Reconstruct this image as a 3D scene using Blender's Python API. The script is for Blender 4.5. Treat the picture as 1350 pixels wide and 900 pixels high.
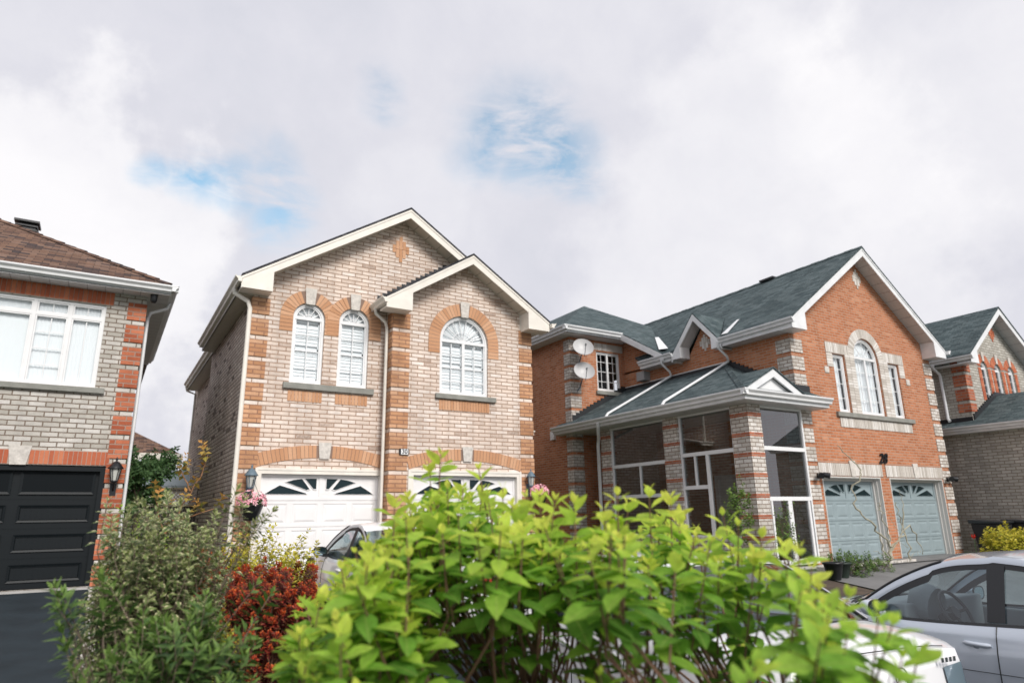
import bpy, math, random
import numpy as np
from mathutils import Vector, Matrix
from mathutils.geometry import tessellate_polygon
random.seed(7); RNG = np.random.default_rng(11)
R = math.radians; PI = math.pi
for o in list(bpy.data.objects): bpy.data.objects.remove(o)
scene = bpy.context.scene
COL = scene.collection

# ------------------------------------------------------------------ camera
F_PX, YAW, PITCH, ROLL = 869.33, 0.550576, 0.259417, -0.0166405
def cam_axes():
    cy, sy, cp, sp = math.cos(YAW), math.sin(YAW), math.cos(PITCH), math.sin(PITCH)
    f = Vector((sy*cp, cy*cp, sp)); r = Vector((cy, -sy, 0)); u = r.cross(f)
    c, s = math.cos(ROLL), math.sin(ROLL)
    return c*r + s*u, -s*r + c*u, f
r_, u_, f_ = cam_axes()
cd = bpy.data.cameras.new('camera'); cam = bpy.data.objects.new('camera', cd); COL.objects.link(cam)
m = Matrix.Identity(4)
for i in range(3): m[i][0] = r_[i]; m[i][1] = u_[i]; m[i][2] = -f_[i]
cam.matrix_world = m
cd.sensor_width = 36; cd.lens = F_PX/1350*36; cd.clip_start = 0.05; cd.clip_end = 2000
cd.dof.use_dof = True; cd.dof.focus_distance = 5.0; cd.dof.aperture_fstop = 2.6
scene.camera = cam

# ------------------------------------------------------------------ sky + sun + exposure
SUN_DIR = Vector((0.04, -0.90, 0.74)).normalized()      # towards the sun
w = bpy.data.worlds.new('World'); scene.world = w; w.use_nodes = True
nt = w.node_tree; nt.nodes.clear(); N = nt.nodes.new; L = nt.links.new
out = N('ShaderNodeOutputWorld')
sky = N('ShaderNodeTexSky'); sky.sky_type = 'NISHITA'; sky.sun_disc = False
sky.sun_elevation = math.asin(SUN_DIR.z); sky.sun_rotation = math.atan2(SUN_DIR.x, SUN_DIR.y)
sky.air_density = 1.0; sky.dust_density = 0.6; sky.ozone_density = 3.0
bg1 = N('ShaderNodeBackground'); bg1.inputs[1].default_value = 0.15
tint = N('ShaderNodeVectorMath'); tint.operation = 'MULTIPLY'; L(sky.outputs[0], tint.inputs[0]); tint.inputs[1].default_value = (1.12, 1.34, 1.10); L(tint.outputs[0], bg1.inputs[0])
tc = N('ShaderNodeTexCoord')
def math_n(op, a, b=None, c=None, clamp=False):
    n = N('ShaderNodeMath'); n.operation = op; n.use_clamp = clamp
    for i, v in enumerate((a, b, c)):
        if v is None: continue
        if isinstance(v, (int, float)): n.inputs[i].default_value = v
        else: L(v, n.inputs[i])
    return n.outputs[0]
def noise_n(vec, scale, detail=8, rough=0.55, dist=0.0):
    n = N('ShaderNodeTexNoise'); n.inputs['Scale'].default_value = scale; n.inputs['Detail'].default_value = detail
    n.inputs['Roughness'].default_value = rough; n.inputs['Distortion'].default_value = dist
    L(vec, n.inputs['Vector']); return n.outputs['Fac']
wp = N('ShaderNodeTexNoise'); wp.inputs['Scale'].default_value = 7; wp.inputs['Detail'].default_value = 5
L(tc.outputs['Generated'], wp.inputs['Vector'])
sub = N('ShaderNodeVectorMath'); sub.operation = 'SUBTRACT'; L(wp.outputs['Color'], sub.inputs[0]); sub.inputs[1].default_value = (.5, .5, .5)
scl = N('ShaderNodeVectorMath'); scl.operation = 'SCALE'; L(sub.outputs[0], scl.inputs[0]); scl.inputs['Scale'].default_value = 0.13
wv = N('ShaderNodeVectorMath'); wv.operation = 'ADD'; L(tc.outputs['Generated'], wv.inputs[0]); L(scl.outputs[0], wv.inputs[1])
def blob(d, rad, hard=0.0):
    n = N('ShaderNodeVectorMath'); n.operation = 'DISTANCE'; L(wv.outputs[0], n.inputs[0]); n.inputs[1].default_value = Vector(d).normalized()
    mr = N('ShaderNodeMapRange'); mr.interpolation_type = 'SMOOTHSTEP'
    L(n.outputs['Value'], mr.inputs['Value']); mr.inputs['From Min'].default_value = rad*hard; mr.inputs['From Max'].default_value = rad
    mr.inputs['To Min'].default_value = 1; mr.inputs['To Max'].default_value = 0
    return mr.outputs['Result']
n_big = noise_n(tc.outputs['Generated'], 2.2, 7, 0.55, 0.3)
n_fine = noise_n(tc.outputs['Generated'], 8, 9, 0.62, 0.2)
st_ = N('ShaderNodeVectorMath'); st_.operation = 'MULTIPLY'; L(tc.outputs['Generated'], st_.inputs[0]); st_.inputs[1].default_value = (1, 1, 3.2)
n_wisp = noise_n(st_.outputs[0], 9, 8, 0.62, 0.4)
# the gaps where blue shows
gaps = None
for d, rad, k in [((0.475, 0.705, 0.525), 0.115, 1.0), ((0.52, 0.69, 0.505), 0.08, .9), ((0.06, 0.90, 0.43), 0.05, .95), ((0.16, 0.885, 0.435), 0.085, .75), ((0.27, 0.76, 0.58), 0.05, .45), ((0.02, .91, .44), .04, .7), ((0.42, .735, .535), .10, .8), ((0.10, .90, .45), .07, .6)]:
    b = math_n('MULTIPLY', blob(d, rad), k)
    gaps = b if gaps is None else math_n('MAXIMUM', gaps, b)
g2 = math_n('MULTIPLY', gaps, math_n('MULTIPLY_ADD', n_wisp, 4.2, -1.35, True), clamp=True)
g2 = math_n('MULTIPLY', g2, 1.0)
# light and dark of the cloud deck
lum = math_n('MULTIPLY_ADD', n_big, 0.22, 0.545)
lum = math_n('ADD', lum, math_n('MULTIPLY_ADD', n_fine, 0.26, -0.13))
n_puff = noise_n(tc.outputs['Generated'], 5.5, 9, 0.58, 0.1)
def smooth(v, a, b):
    mr = N('ShaderNodeMapRange'); mr.interpolation_type = 'SMOOTHSTEP'; L(v, mr.inputs['Value']); mr.inputs['From Min'].default_value = a; mr.inputs['From Max'].default_value = b
    return mr.outputs['Result']
def bank(d, rad, soft, k):      # a cloud bank with a billowing edge, brightest along that edge
    e_ = math_n('ADD', blob(d, rad), math_n('MULTIPLY_ADD', n_puff, 1.15, -0.575))
    return math_n('MULTIPLY', smooth(e_, .5-soft, .5+soft), k)
for d, rad, soft, k in [((-0.12, 0.945, 0.28), .50, .10, .24), ((-0.12, 0.945, 0.28), .38, .3, .06), ((0.74, 0.545, 0.37), .52, .16, .15), ((0.84, 0.34, 0.46), .34, .2, .10), ((0.33, 0.80, 0.44), .16, .2, .06), ((.62, .40, .66), .26, .25, .07)]:
    lum = math_n('ADD', lum, bank(d, rad, soft, k))
for d, rad, k in [((0.08, 0.80, 0.60), 0.45, -.06), ((0.50, 0.80, 0.30), 0.22, -.06), ((0.85, 0.46, 0.25), 0.22, -.07), ((0.66, 0.40, 0.62), 0.08, -.06)]:
    lum = math_n('ADD', lum, math_n('MULTIPLY', blob(d, rad, .2), k))
cr = N('ShaderNodeValToRGB'); L(lum, cr.inputs[0]); e = cr.color_ramp.elements
e[0].position = 0.38; e[0].color = (0.43, 0.45, 0.51, 1); e[1].position = 0.95; e[1].color = (0.73, 0.72, 0.735, 1)
x = cr.color_ramp.elements.new(0.62); x.color = (0.55, 0.55, 0.60, 1)
bg2 = N('ShaderNodeBackground'); L(cr.outputs[0], bg2.inputs[0]); bg2.inputs[1].default_value = 1.0
mx = N('ShaderNodeMixShader'); L(g2, mx.inputs[0]); L(bg2.outputs[0], mx.inputs[1]); L(bg1.outputs[0], mx.inputs[2]); L(mx.outputs[0], out.inputs[0])

sd = bpy.data.lights.new('sun', 'SUN'); sd.energy = 2.5; sd.angle = R(24); sd.color = (1.0, 0.955, 0.90)
so = bpy.data.objects.new('sun', sd); COL.objects.link(so); so.rotation_euler = SUN_DIR.to_track_quat('Z', 'Y').to_euler(); so.location = (0, -5, 30)
scene.view_settings.view_transform = 'Standard'; scene.view_settings.look = 'None'
scene.view_settings.exposure = 0.44; scene.view_settings.gamma = 1.0
scene.render.engine = 'CYCLES'; scene.cycles.max_bounces = 8; scene.cycles.transparent_max_bounces = 12

# ------------------------------------------------------------------ helpers: meshes
ORG = {}
def V(*a): return Vector(a)
class MB:
    def __init__(s): s.v = []; s.f = []; s.mi = []; s.sm = []; s.cur = 0; s.smooth = False; s.cuts = [(0, 0)]
    def cut(s):
        if (len(s.v), len(s.f)) != s.cuts[-1]: s.cuts.append((len(s.v), len(s.f)))
    def build_split(s, name, mats, parent, **kw):
        c = s.cuts + [(len(s.v), len(s.f))]; res = []
        for (v0, f0), (v1, f1) in zip(c, c[1:]):
            if f1 == f0: continue
            m_ = MB(); m_.v = s.v[v0:v1]; m_.f = [tuple(i-v0 for i in f) for f in s.f[f0:f1]]; m_.mi = s.mi[f0:f1]; m_.sm = s.sm[f0:f1]; res.append(m_.build(name, mats, parent, **kw))
        return res
    def poly(s, pts):
        b = len(s.v); s.v += [Vector(p) for p in pts]; s.f.append(tuple(range(b, b+len(pts)))); s.mi.append(s.cur); s.sm.append(s.smooth)
    def grid(s, rows, close=False):
        b = len(s.v); n = len(rows[0])
        for r in rows: s.v += [Vector(p) for p in r]
        for i in range(len(rows)-1):
            for j in range(n-1 if not close else n):
                k = (j+1) % n
                s.f.append((b+i*n+j, b+i*n+k, b+(i+1)*n+k, b+(i+1)*n+j)); s.mi.append(s.cur); s.sm.append(s.smooth)
    def box(s, x0, x1, y0, y1, z0, z1):
        p = [(x, y, z) for x in (x0, x1) for y in (y0, y1) for z in (z0, z1)]
        s.hexa(p)
    def hexa(s, p):   # p ordered x,y,z binary
        b = len(s.v); s.v += [Vector(q) for q in p]
        for f in ((0, 1, 3, 2), (4, 6, 7, 5), (0, 4, 5, 1), (2, 3, 7, 6), (0, 2, 6, 4), (1, 5, 7, 3)):
            s.f.append(tuple(b+i for i in f)); s.mi.append(s.cur); s.sm.append(False)
    def prism(s, pts, vec):
        vec = Vector(vec); pts = [Vector(p) for p in pts]; n = len(pts)
        tris = tessellate_polygon([pts]) if n > 4 else [tuple(range(n))]
        b = len(s.v); s.v += pts + [p+vec for p in pts]
        for t in tris:
            s.f.append(tuple(b+i for i in t)); s.f.append(tuple(b+n+i for i in reversed(t))); s.mi += [s.cur]*2; s.sm += [False]*2
        for i in range(n):
            j = (i+1) % n; s.f.append((b+i, b+j, b+n+j, b+n+i)); s.mi.append(s.cur); s.sm.append(False)
    def ring(s, outer, inner, vec):    # frame between two loops, extruded
        vec = Vector(vec); n = len(outer); b = len(s.v)
        O = [Vector(p) for p in outer]; I = [Vector(p) for p in inner]
        s.v += O + I + [p+vec for p in O] + [p+vec for p in I]
        for i in range(n):
            j = (i+1) % n
            for q in ((i, j, n+j, n+i), (2*n+i, 3*n+i, 3*n+j, 2*n+j), (i, 2*n+i, 2*n+j, j), (n+i, n+j, 3*n+j, 3*n+i)):
                s.f.append(tuple(b+k for k in q)); s.mi.append(s.cur); s.sm.append(False)
    def tube(s, pts, r, n=8, caps=True, sy=1.0):
        pts = [Vector(p) for p in pts]; rows = []
        rr = r if isinstance(r, (list, tuple)) else [r]*len(pts)
        d0 = (pts[1]-pts[0]).normalized(); a = d0.orthogonal().normalized()
        if abs(d0.z) < .99: a = d0.cross(Vector((0, 0, 1))).normalized()
        for i, p in enumerate(pts):
            d = (pts[min(i+1, len(pts)-1)] - pts[max(i-1, 0)]).normalized()
            a = (a - d*a.dot(d)); a = a.normalized() if a.length > 1e-6 else d.orthogonal().normalized()
            c = d.cross(a)
            rows.append([p + rr[i]*(math.cos(t)*a + sy*math.sin(t)*c) for t in [2*PI*k/n for k in range(n)]])
        sm = s.smooth; s.smooth = n > 5; s.grid(rows, True); s.smooth = sm
        if caps: s.poly(rows[0][::-1]); s.poly(rows[-1])
    def lathe(s, c, prof, n=16):
        rows = [[(c[0]+r*math.cos(2*PI*k/n), c[1]+r*math.sin(2*PI*k/n), c[2]+z) for k in range(n)] for r, z in prof]
        sm = s.smooth; s.smooth = True; s.grid(rows, True); s.smooth = sm
    def sphere(s, c, r, n=10, sz=1.0):
        s.lathe(c, [(r*math.sin(PI*k/n)+1e-4, -r*sz*math.cos(PI*k/n)) for k in range(n+1)], n+2)
    def build(s, name, mats, parent=None, uv=True, bevel=0, **props):
        if not isinstance(mats, (list, tuple)): mats = [mats]
        org = ORG.get(parent.name, Vector((0, 0, 0))) if parent else Vector((0, 0, 0))
        me = bpy.data.meshes.new(name)
        if parent is None and props.pop('rebase', True) and s.v:
            lo = Vector((sum(v.x for v in s.v)/len(s.v), sum(v.y for v in s.v)/len(s.v), min(v.z for v in s.v)))
            off = lo
        else: off = org
        me.from_pydata([v-off for v in s.v], [], s.f); 
        for mm in mats: me.materials.append(mm)
        me.polygons.foreach_set('material_index', s.mi); me.polygons.foreach_set('use_smooth', s.sm)
        if uv:
            ul = me.uv_layers.new(name='UVMap'); dat = np.zeros(len(me.loops)*2)
            for p in me.polygons:
                n = p.normal; 
                if abs(n.z) > .98: t = Vector((1, 0, 0)); q = Vector((0, 1, 0))
                else:
                    t = Vector((0, 0, 1)).cross(n).normalized(); q = n.cross(t)
                    if q.z < 0: q = -q
                for li in p.loop_indices:
                    v = s.v[me.loops[li].vertex_index]; dat[2*li] = v.dot(t); dat[2*li+1] = v.dot(q)
            ul.data.foreach_set('uv', dat)
        me.update()
        o = bpy.data.objects.new(name, me); COL.objects.link(o)
        if parent: o.parent = parent; ORG[o.name] = org
        else: o.location = off; ORG[o.name] = off.copy()
        if bevel:
            bm_ = o.modifiers.new('bevel', 'BEVEL'); bm_.width = bevel; bm_.segments = 2; bm_.limit_method = 'ANGLE'
        for k, v in props.items(): o[k] = v
        return o
def tag(o, label=None, category=None, group=None, kind=None):
    if label: o['label'] = label
    if category: o['category'] = category
    if group: o['group'] = group
    if kind: o['kind'] = kind
    return o
def thing(name, label, category, loc, group=None):
    o = bpy.data.objects.new(name, None); COL.objects.link(o); o.location = loc; o.empty_display_size = .2
    ORG[o.name] = Vector(loc); tag(o, label, category, group); return o
def copy_tree(o, parent=None):
    c = o.copy(); COL.objects.link(c)
    if parent: c.parent = parent
    for ch in [x for x in bpy.data.objects if x.parent == o]: copy_tree(ch, c)
    return c

# ------------------------------------------------------------------ helpers: materials
MATS = {}
def mat(name, col, rough=.6, metal=0, spec=.5, bump=0, bscale=40, var=0, vscale=6, coat=0, emit=None):
    if name in MATS: return MATS[name]
    m = bpy.data.materials.new(name); m.use_nodes = True; nt = m.node_tree; b = nt.nodes['Principled BSDF']
    b.inputs['Base Color'].default_value = (*col, 1); b.inputs['Roughness'].default_value = rough; b.inputs['Metallic'].default_value = metal
    b.inputs['Specular IOR Level'].default_value = spec; b.inputs['Coat Weight'].default_value = coat
    if var or bump:
        tc = nt.nodes.new('ShaderNodeTexCoord')
    if var:
        n = nt.nodes.new('ShaderNodeTexNoise'); n.inputs['Scale'].default_value = vscale; n.inputs['Detail'].default_value = 6; nt.links.new(tc.outputs['Object'], n.inputs[0])
        r = nt.nodes.new('ShaderNodeMapRange'); r.inputs['From Min'].default_value = .3; r.inputs['From Max'].default_value = .7; r.inputs['To Min'].default_value = 1-var; r.inputs['To Max'].default_value = 1+var
        nt.links.new(n.outputs['Fac'], r.inputs[0])
        h = nt.nodes.new('ShaderNodeVectorMath'); h.operation = 'SCALE'; h.inputs[0].default_value = col; nt.links.new(r.outputs[0], h.inputs['Scale']); nt.links.new(h.outputs[0], b.inputs['Base Color'])
        r2 = nt.nodes.new('ShaderNodeMapRange'); r2.inputs['To Min'].default_value = max(.03, rough-.12); r2.inputs['To Max'].default_value = min(1, rough+.12); nt.links.new(n.outputs['Fac'], r2.inputs[0]); nt.links.new(r2.outputs[0], b.inputs['Roughness'])
    if bump:
        n = nt.nodes.new('ShaderNodeTexNoise'); n.inputs['Scale'].default_value = bscale; n.inputs['Detail'].default_value = 5; nt.links.new(tc.outputs['Object'], n.inputs[0])
        bp = nt.nodes.new('ShaderNodeBump'); bp.inputs['Strength'].default_value = bump; bp.inputs['Distance'].default_value = .01; nt.links.new(n.outputs['Fac'], bp.inputs['Height']); nt.links.new(bp.outputs[0], b.inputs['Normal'])
    MATS[name] = m; return m
def ramp(nt, fac, stops, interp='LINEAR'):
    r = nt.nodes.new('ShaderNodeValToRGB'); r.color_ramp.interpolation = interp; e = r.color_ramp.elements
    while len(e) > 1: e.remove(e[-1])
    e[0].position = stops[0][0]; e[0].color = (*stops[0][1], 1)
    for p, c in stops[1:]:
        k = e.new(p); k.color = (*c, 1)
    nt.links.new(fac, r.inputs[0]); return r.outputs[0]
def mat_brick(name, pal, mortar, bw, rh=1/11, ms=.011, rough=.85, offset=.5, mortar_smooth=.25, stain=.18, uoff=0, voff=0, bumpd=.012, blot=.35):
    m = bpy.data.materials.new(name); m.use_nodes = True; nt = m.node_tree; b = nt.nodes['Principled BSDF']; N = nt.nodes.new; L = nt.links.new
    uv = N('ShaderNodeUVMap'); uv.uv_map = 'UVMap'
    mp = N('ShaderNodeMapping'); mp.inputs['Location'].default_value = (uoff, voff, 0); L(uv.outputs[0], mp.inputs[0])
    wn = N('ShaderNodeTexNoise'); wn.inputs['Scale'].default_value = 9; wn.inputs['Detail'].default_value = 3; L(mp.outputs[0], wn.inputs[0])
    ws = N('ShaderNodeVectorMath'); ws.operation = 'MULTIPLY_ADD'; L(wn.outputs['Color'], ws.inputs[0]); ws.inputs[1].default_value = (.010, .010, 0); L(mp.outputs[0], ws.inputs[2])
    br = N('ShaderNodeTexBrick'); L(ws.outputs[0], br.inputs[0]); br.offset = offset
    br.inputs['Color1'].default_value = (0, 0, 0, 1); br.inputs['Color2'].default_value = (1, 1, 1, 1); br.inputs['Mortar'].default_value = (.5, .5, .5, 1)
    br.inputs['Scale'].default_value = 1; br.inputs['Mortar Size'].default_value = ms; br.inputs['Mortar Smooth'].default_value = mortar_smooth
    br.inputs['Brick Width'].default_value = bw; br.inputs['Row Height'].default_value = rh
    nz = N('ShaderNodeTexNoise'); nz.inputs['Scale'].default_value = 22; nz.inputs['Detail'].default_value = 6; nz.inputs['Roughness'].default_value = .65; L(mp.outputs[0], nz.inputs[0])
    a = N('ShaderNodeMath'); a.operation = 'MULTIPLY_ADD'; L(nz.outputs['Fac'], a.inputs[0]); a.inputs[1].default_value = blot; L(br.outputs['Color'], a.inputs[2])
    s = N('ShaderNodeMath'); s.operation = 'SUBTRACT'; L(a.outputs[0], s.inputs[0]); s.inputs[1].default_value = blot*.5; s.use_clamp = True
    colr = ramp(nt, s.outputs[0], pal)
    big = N('ShaderNodeTexNoise'); big.inputs['Scale'].default_value = .8; big.inputs['Detail'].default_value = 5; L(mp.outputs[0], big.inputs[0])
    mr = N('ShaderNodeMapRange'); mr.inputs['From Min'].default_value = .3; mr.inputs['From Max'].default_value = .7; mr.inputs['To Min'].default_value = 1-stain; mr.inputs['To Max'].default_value = 1+stain*.6; L(big.outputs['Fac'], mr.inputs[0])
    sc = N('ShaderNodeVectorMath'); sc.operation = 'SCALE'; L(colr, sc.inputs[0]); L(mr.outputs[0], sc.inputs['Scale'])
    sm_ = N('ShaderNodeMapping'); sm_.inputs['Scale'].default_value = (5.5, .55, 1); L(mp.outputs[0], sm_.inputs[0]); sn = N('ShaderNodeTexNoise'); sn.inputs['Scale'].default_value = 1; sn.inputs['Detail'].default_value = 5; L(sm_.outputs[0], sn.inputs[0])
    sr = N('ShaderNodeMapRange'); sr.inputs['From Min'].default_value = .35; sr.inputs['From Max'].default_value = .65; sr.inputs['To Min'].default_value = .88; sr.inputs['To Max'].default_value = 1.05; L(sn.outputs['Fac'], sr.inputs[0])
    sc0 = N('ShaderNodeVectorMath'); sc0.operation = 'SCALE'; L(sc.outputs[0], sc0.inputs[0]); L(sr.outputs[0], sc0.inputs['Scale']); sc = sc0
    fine = N('ShaderNodeTexNoise'); fine.inputs['Scale'].default_value = 90; fine.inputs['Detail'].default_value = 3; L(mp.outputs[0], fine.inputs[0])
    fr = N('ShaderNodeMapRange'); fr.inputs['From Min'].default_value = .3; fr.inputs['From Max'].default_value = .7; fr.inputs['To Min'].default_value = .86; fr.inputs['To Max'].default_value = 1.12; L(fine.outputs['Fac'], fr.inputs[0])
    sc2 = N('ShaderNodeVectorMath'); sc2.operation = 'SCALE'; L(sc.outputs[0], sc2.inputs[0]); L(fr.outputs[0], sc2.inputs['Scale'])
    mix = N('ShaderNodeMix'); mix.data_type = 'RGBA'; L(br.outputs['Fac'], mix.inputs['Factor']); L(sc2.outputs[0], mix.inputs[6]); mix.inputs[7].default_value = (*mortar, 1)
    L(mix.outputs[2], b.inputs['Base Color']); b.inputs['Roughness'].default_value = rough; b.inputs['Specular IOR Level'].default_value = .25
    h = N('ShaderNodeMath'); h.operation = 'MULTIPLY_ADD'; L(br.outputs['Fac'], h.inputs[0]); h.inputs[1].default_value = -1; L(nz.outputs['Fac'], h.inputs[2])
    bp = N('ShaderNodeBump'); bp.inputs['Strength'].default_value = .8; bp.inputs['Distance'].default_value = bumpd; L(h.outputs[0], bp.inputs['Height']); L(bp.outputs[0], b.inputs['Normal'])
    MATS[name] = m; return m
def mat_island(name, pal, rough=.85, bump=.5, nscale=25, spec=.3):   # one colour per loose piece
    m = bpy.data.materials.new(name); m.use_nodes = True; nt = m.node_tree; b = nt.nodes['Principled BSDF']; N = nt.nodes.new; L = nt.links.new
    g = N('ShaderNodeNewGeometry'); tc = N('ShaderNodeTexCoord')
    nz = N('ShaderNodeTexNoise'); nz.inputs['Scale'].default_value = nscale; nz.inputs['Detail'].default_value = 6; L(tc.outputs['Object'], nz.inputs[0])
    a = N('ShaderNodeMath'); a.operation = 'MULTIPLY_ADD'; L(nz.outputs['Fac'], a.inputs[0]); a.inputs[1].default_value = .5; L(g.outputs['Random Per Island'], a.inputs[2])
    s = N('ShaderNodeMath'); s.operation = 'SUBTRACT'; L(a.outputs[0], s.inputs[0]); s.inputs[1].default_value = .25; s.use_clamp = True
    L(ramp(nt, s.outputs[0], pal), b.inputs['Base Color']); b.inputs['Roughness'].default_value = rough; b.inputs['Specular IOR Level'].default_value = spec
    if bump:
        bp = N('ShaderNodeBump'); bp.inputs['Strength'].default_value = bump; bp.inputs['Distance'].default_value = .01; L(nz.outputs['Fac'], bp.inputs['Height']); L(bp.outputs[0], b.inputs['Normal'])
    MATS[name] = m; return m
def mat_lines(name, col, dark, period, width, axis='y', rough=.5, bumps=.6):  # grooves across a surface, in metres of object space
    m = bpy.data.materials.new(name); m.use_nodes = True; nt = m.node_tree; b = nt.nodes['Principled BSDF']; N = nt.nodes.new; L = nt.links.new
    tc = N('ShaderNodeTexCoord'); sp = N('ShaderNodeSeparateXYZ'); L(tc.outputs['Object'], sp.inputs[0])
    k = N('ShaderNodeMath'); k.operation = 'MODULO'; k.inputs[1].default_value = period
    ad = N('ShaderNodeMath'); ad.operation = 'ADD'; ad.inputs[1].default_value = 100*period; L(sp.outputs['XYZ'.index(axis.upper())], ad.inputs[0]); L(ad.outputs[0], k.inputs[0])
    c = N('ShaderNodeMath'); c.operation = 'LESS_THAN'; c.inputs[1].default_value = width; L(k.outputs[0], c.inputs[0])
    mix = N('ShaderNodeMix'); mix.data_type = 'RGBA'; L(c.outputs[0], mix.inputs['Factor']); mix.inputs[6].default_value = (*col, 1); mix.inputs[7].default_value = (*dark, 1)
    L(mix.outputs[2], b.inputs['Base Color']); b.inputs['Roughness'].default_value = rough
    bp = N('ShaderNodeBump'); bp.invert = True; bp.inputs['Strength'].default_value = bumps; bp.inputs['Distance'].default_value = .01; L(c.outputs[0], bp.inputs['Height']); L(bp.outputs[0], b.inputs['Normal'])
    MATS[name] = m; return m
def mat_glass(name, tint=(.85, .92, .92), refl=1.0, rough=.01):
    m = bpy.data.materials.new(name); m.use_nodes = True; nt = m.node_tree; nt.nodes.clear(); N = nt.nodes.new; L = nt.links.new
    o = N('ShaderNodeOutputMaterial'); t = N('ShaderNodeBsdfTransparent'); t.inputs[0].default_value = (*tint, 1)
    g = N('ShaderNodeBsdfGlossy'); g.inputs['Roughness'].default_value = rough; ge = N('ShaderNodeNewGeometry'); dt = N('ShaderNodeVectorMath'); dt.operation = 'DOT_PRODUCT'; L(ge.outputs['Normal'], dt.inputs[0]); L(ge.outputs['Incoming'], dt.inputs[1])
    ab = N('ShaderNodeMath'); ab.operation = 'ABSOLUTE'; L(dt.outputs['Value'], ab.inputs[0]); om = N('ShaderNodeMath'); om.operation = 'SUBTRACT'; om.inputs[0].default_value = 1; om.use_clamp = True; L(ab.outputs[0], om.inputs[1])
    pw = N('ShaderNodeMath'); pw.operation = 'POWER'; pw.inputs[1].default_value = 4.2; L(om.outputs[0], pw.inputs[0])
    k = N('ShaderNodeMath'); k.operation = 'MULTIPLY_ADD'; k.use_clamp = True; L(pw.outputs[0], k.inputs[0]); k.inputs[1].default_value = .92*refl; k.inputs[2].default_value = .085*refl
    mx = N('ShaderNodeMixShader'); L(k.outputs[0], mx.inputs[0]); L(t.outputs[0], mx.inputs[1]); L(g.outputs[0], mx.inputs[2]); L(mx.outputs[0], o.inputs[0])
    MATS[name] = m; return m
def mat_leaf(name, stops, rough=.45, trans=.35, margin=None, tip=None, spec=.4):
    """stops: colour ramp over attribute 'tone' + random; margin: (colour, width) leaf edge; UV.x across, UV.y along."""
    m = bpy.data.materials.new(name); m.use_nodes = True; nt = m.node_tree; nt.nodes.clear(); N = nt.nodes.new; L = nt.links.new
    o = N('ShaderNodeOutputMaterial'); b = N('ShaderNodeBsdfPrincipled'); tr = N('ShaderNodeBsdfTranslucent'); mx = N('ShaderNodeMixShader')
    at = N('ShaderNodeAttribute'); at.attribute_name = 'tone'; g = N('ShaderNodeNewGeometry'); uv = N('ShaderNodeUVMap'); uv.uv_map = 'UVMap'
    sp = N('ShaderNodeSeparateXYZ'); L(uv.outputs[0], sp.inputs[0])
    a = N('ShaderNodeMath'); a.operation = 'MULTIPLY_ADD'; L(g.outputs['Random Per Island'], a.inputs[0]); a.inputs[1].default_value = .30; L(at.outputs['Fac'], a.inputs[2])
    a2 = N('ShaderNodeMath'); a2.operation = 'MULTIPLY_ADD'; L(sp.outputs[1], a2.inputs[0]); a2.inputs[1].default_value = .12; L(a.outputs[0], a2.inputs[2])
    s = N('ShaderNodeMath'); s.operation = 'SUBTRACT'; L(a2.outputs[0], s.inputs[0]); s.inputs[1].default_value = .2; s.use_clamp = True
    c = ramp(nt, s.outputs[0], stops)
    # veins: paler midrib
    d = N('ShaderNodeMath'); d.operation = 'SUBTRACT'; L(sp.outputs[0], d.inputs[0]); d.inputs[1].default_value = .5
    ab = N('ShaderNodeMath'); ab.operation = 'ABSOLUTE'; L(d.outputs[0], ab.inputs[0])
    if margin:
        k = N('ShaderNodeMath'); k.operation = 'GREATER_THAN'; L(ab.outputs[0], k.inputs[0]); k.inputs[1].default_value = margin[1]
        mm = N('ShaderNodeMix'); mm.data_type = 'RGBA'; L(k.outputs[0], mm.inputs['Factor']); L(c, mm.inputs[6]); mm.inputs[7].default_value = (*margin[0], 1); c = mm.outputs[2]
    else:
        k = N('ShaderNodeMath'); k.operation = 'LESS_THAN'; L(ab.outputs[0], k.inputs[0]); k.inputs[1].default_value = .035
        k2 = N('ShaderNodeMath'); k2.operation = 'MULTIPLY'; L(k.outputs[0], k2.inputs[0]); k2.inputs[1].default_value = .35
        mm = N('ShaderNodeMix'); mm.data_type = 'RGBA'; L(k2.outputs[0], mm.inputs['Factor']); L(c, mm.inputs[6]); mm.inputs[7].default_value = (.45, .55, .15, 1); c = mm.outputs[2]
    tcc = N('ShaderNodeTexCoord'); ln_ = N('ShaderNodeTexNoise'); ln_.inputs['Scale'].default_value = 45; ln_.inputs['Detail'].default_value = 4; L(tcc.outputs['Object'], ln_.inputs[0])
    lr = N('ShaderNodeMapRange'); lr.inputs['From Min'].default_value = .3; lr.inputs['From Max'].default_value = .7; lr.inputs['To Min'].default_value = .78; lr.inputs['To Max'].default_value = 1.2; L(ln_.outputs['Fac'], lr.inputs[0])
    ls = N('ShaderNodeVectorMath'); ls.operation = 'SCALE'; L(c, ls.inputs[0]); L(lr.outputs[0], ls.inputs['Scale']); c = ls.outputs[0]
    wv = N('ShaderNodeMath'); wv.operation = 'PINGPONG'; wv.inputs[1].default_value = .06
    ad = N('ShaderNodeMath'); ad.operation = 'MULTIPLY_ADD'; L(ab.outputs[0], ad.inputs[0]); ad.inputs[1].default_value = -.7; L(sp.outputs[1], ad.inputs[2]); L(ad.outputs[0], wv.inputs[0])
    bp = N('ShaderNodeBump'); bp.inputs['Strength'].default_value = .5; bp.inputs['Distance'].default_value = .02; L(wv.outputs[0], bp.inputs['Height'])
    L(bp.outputs[0], b.inputs['Normal'])
    L(c, b.inputs['Base Color']); b.inputs['Roughness'].default_value = rough; b.inputs['Specular IOR Level'].default_value = spec
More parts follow.
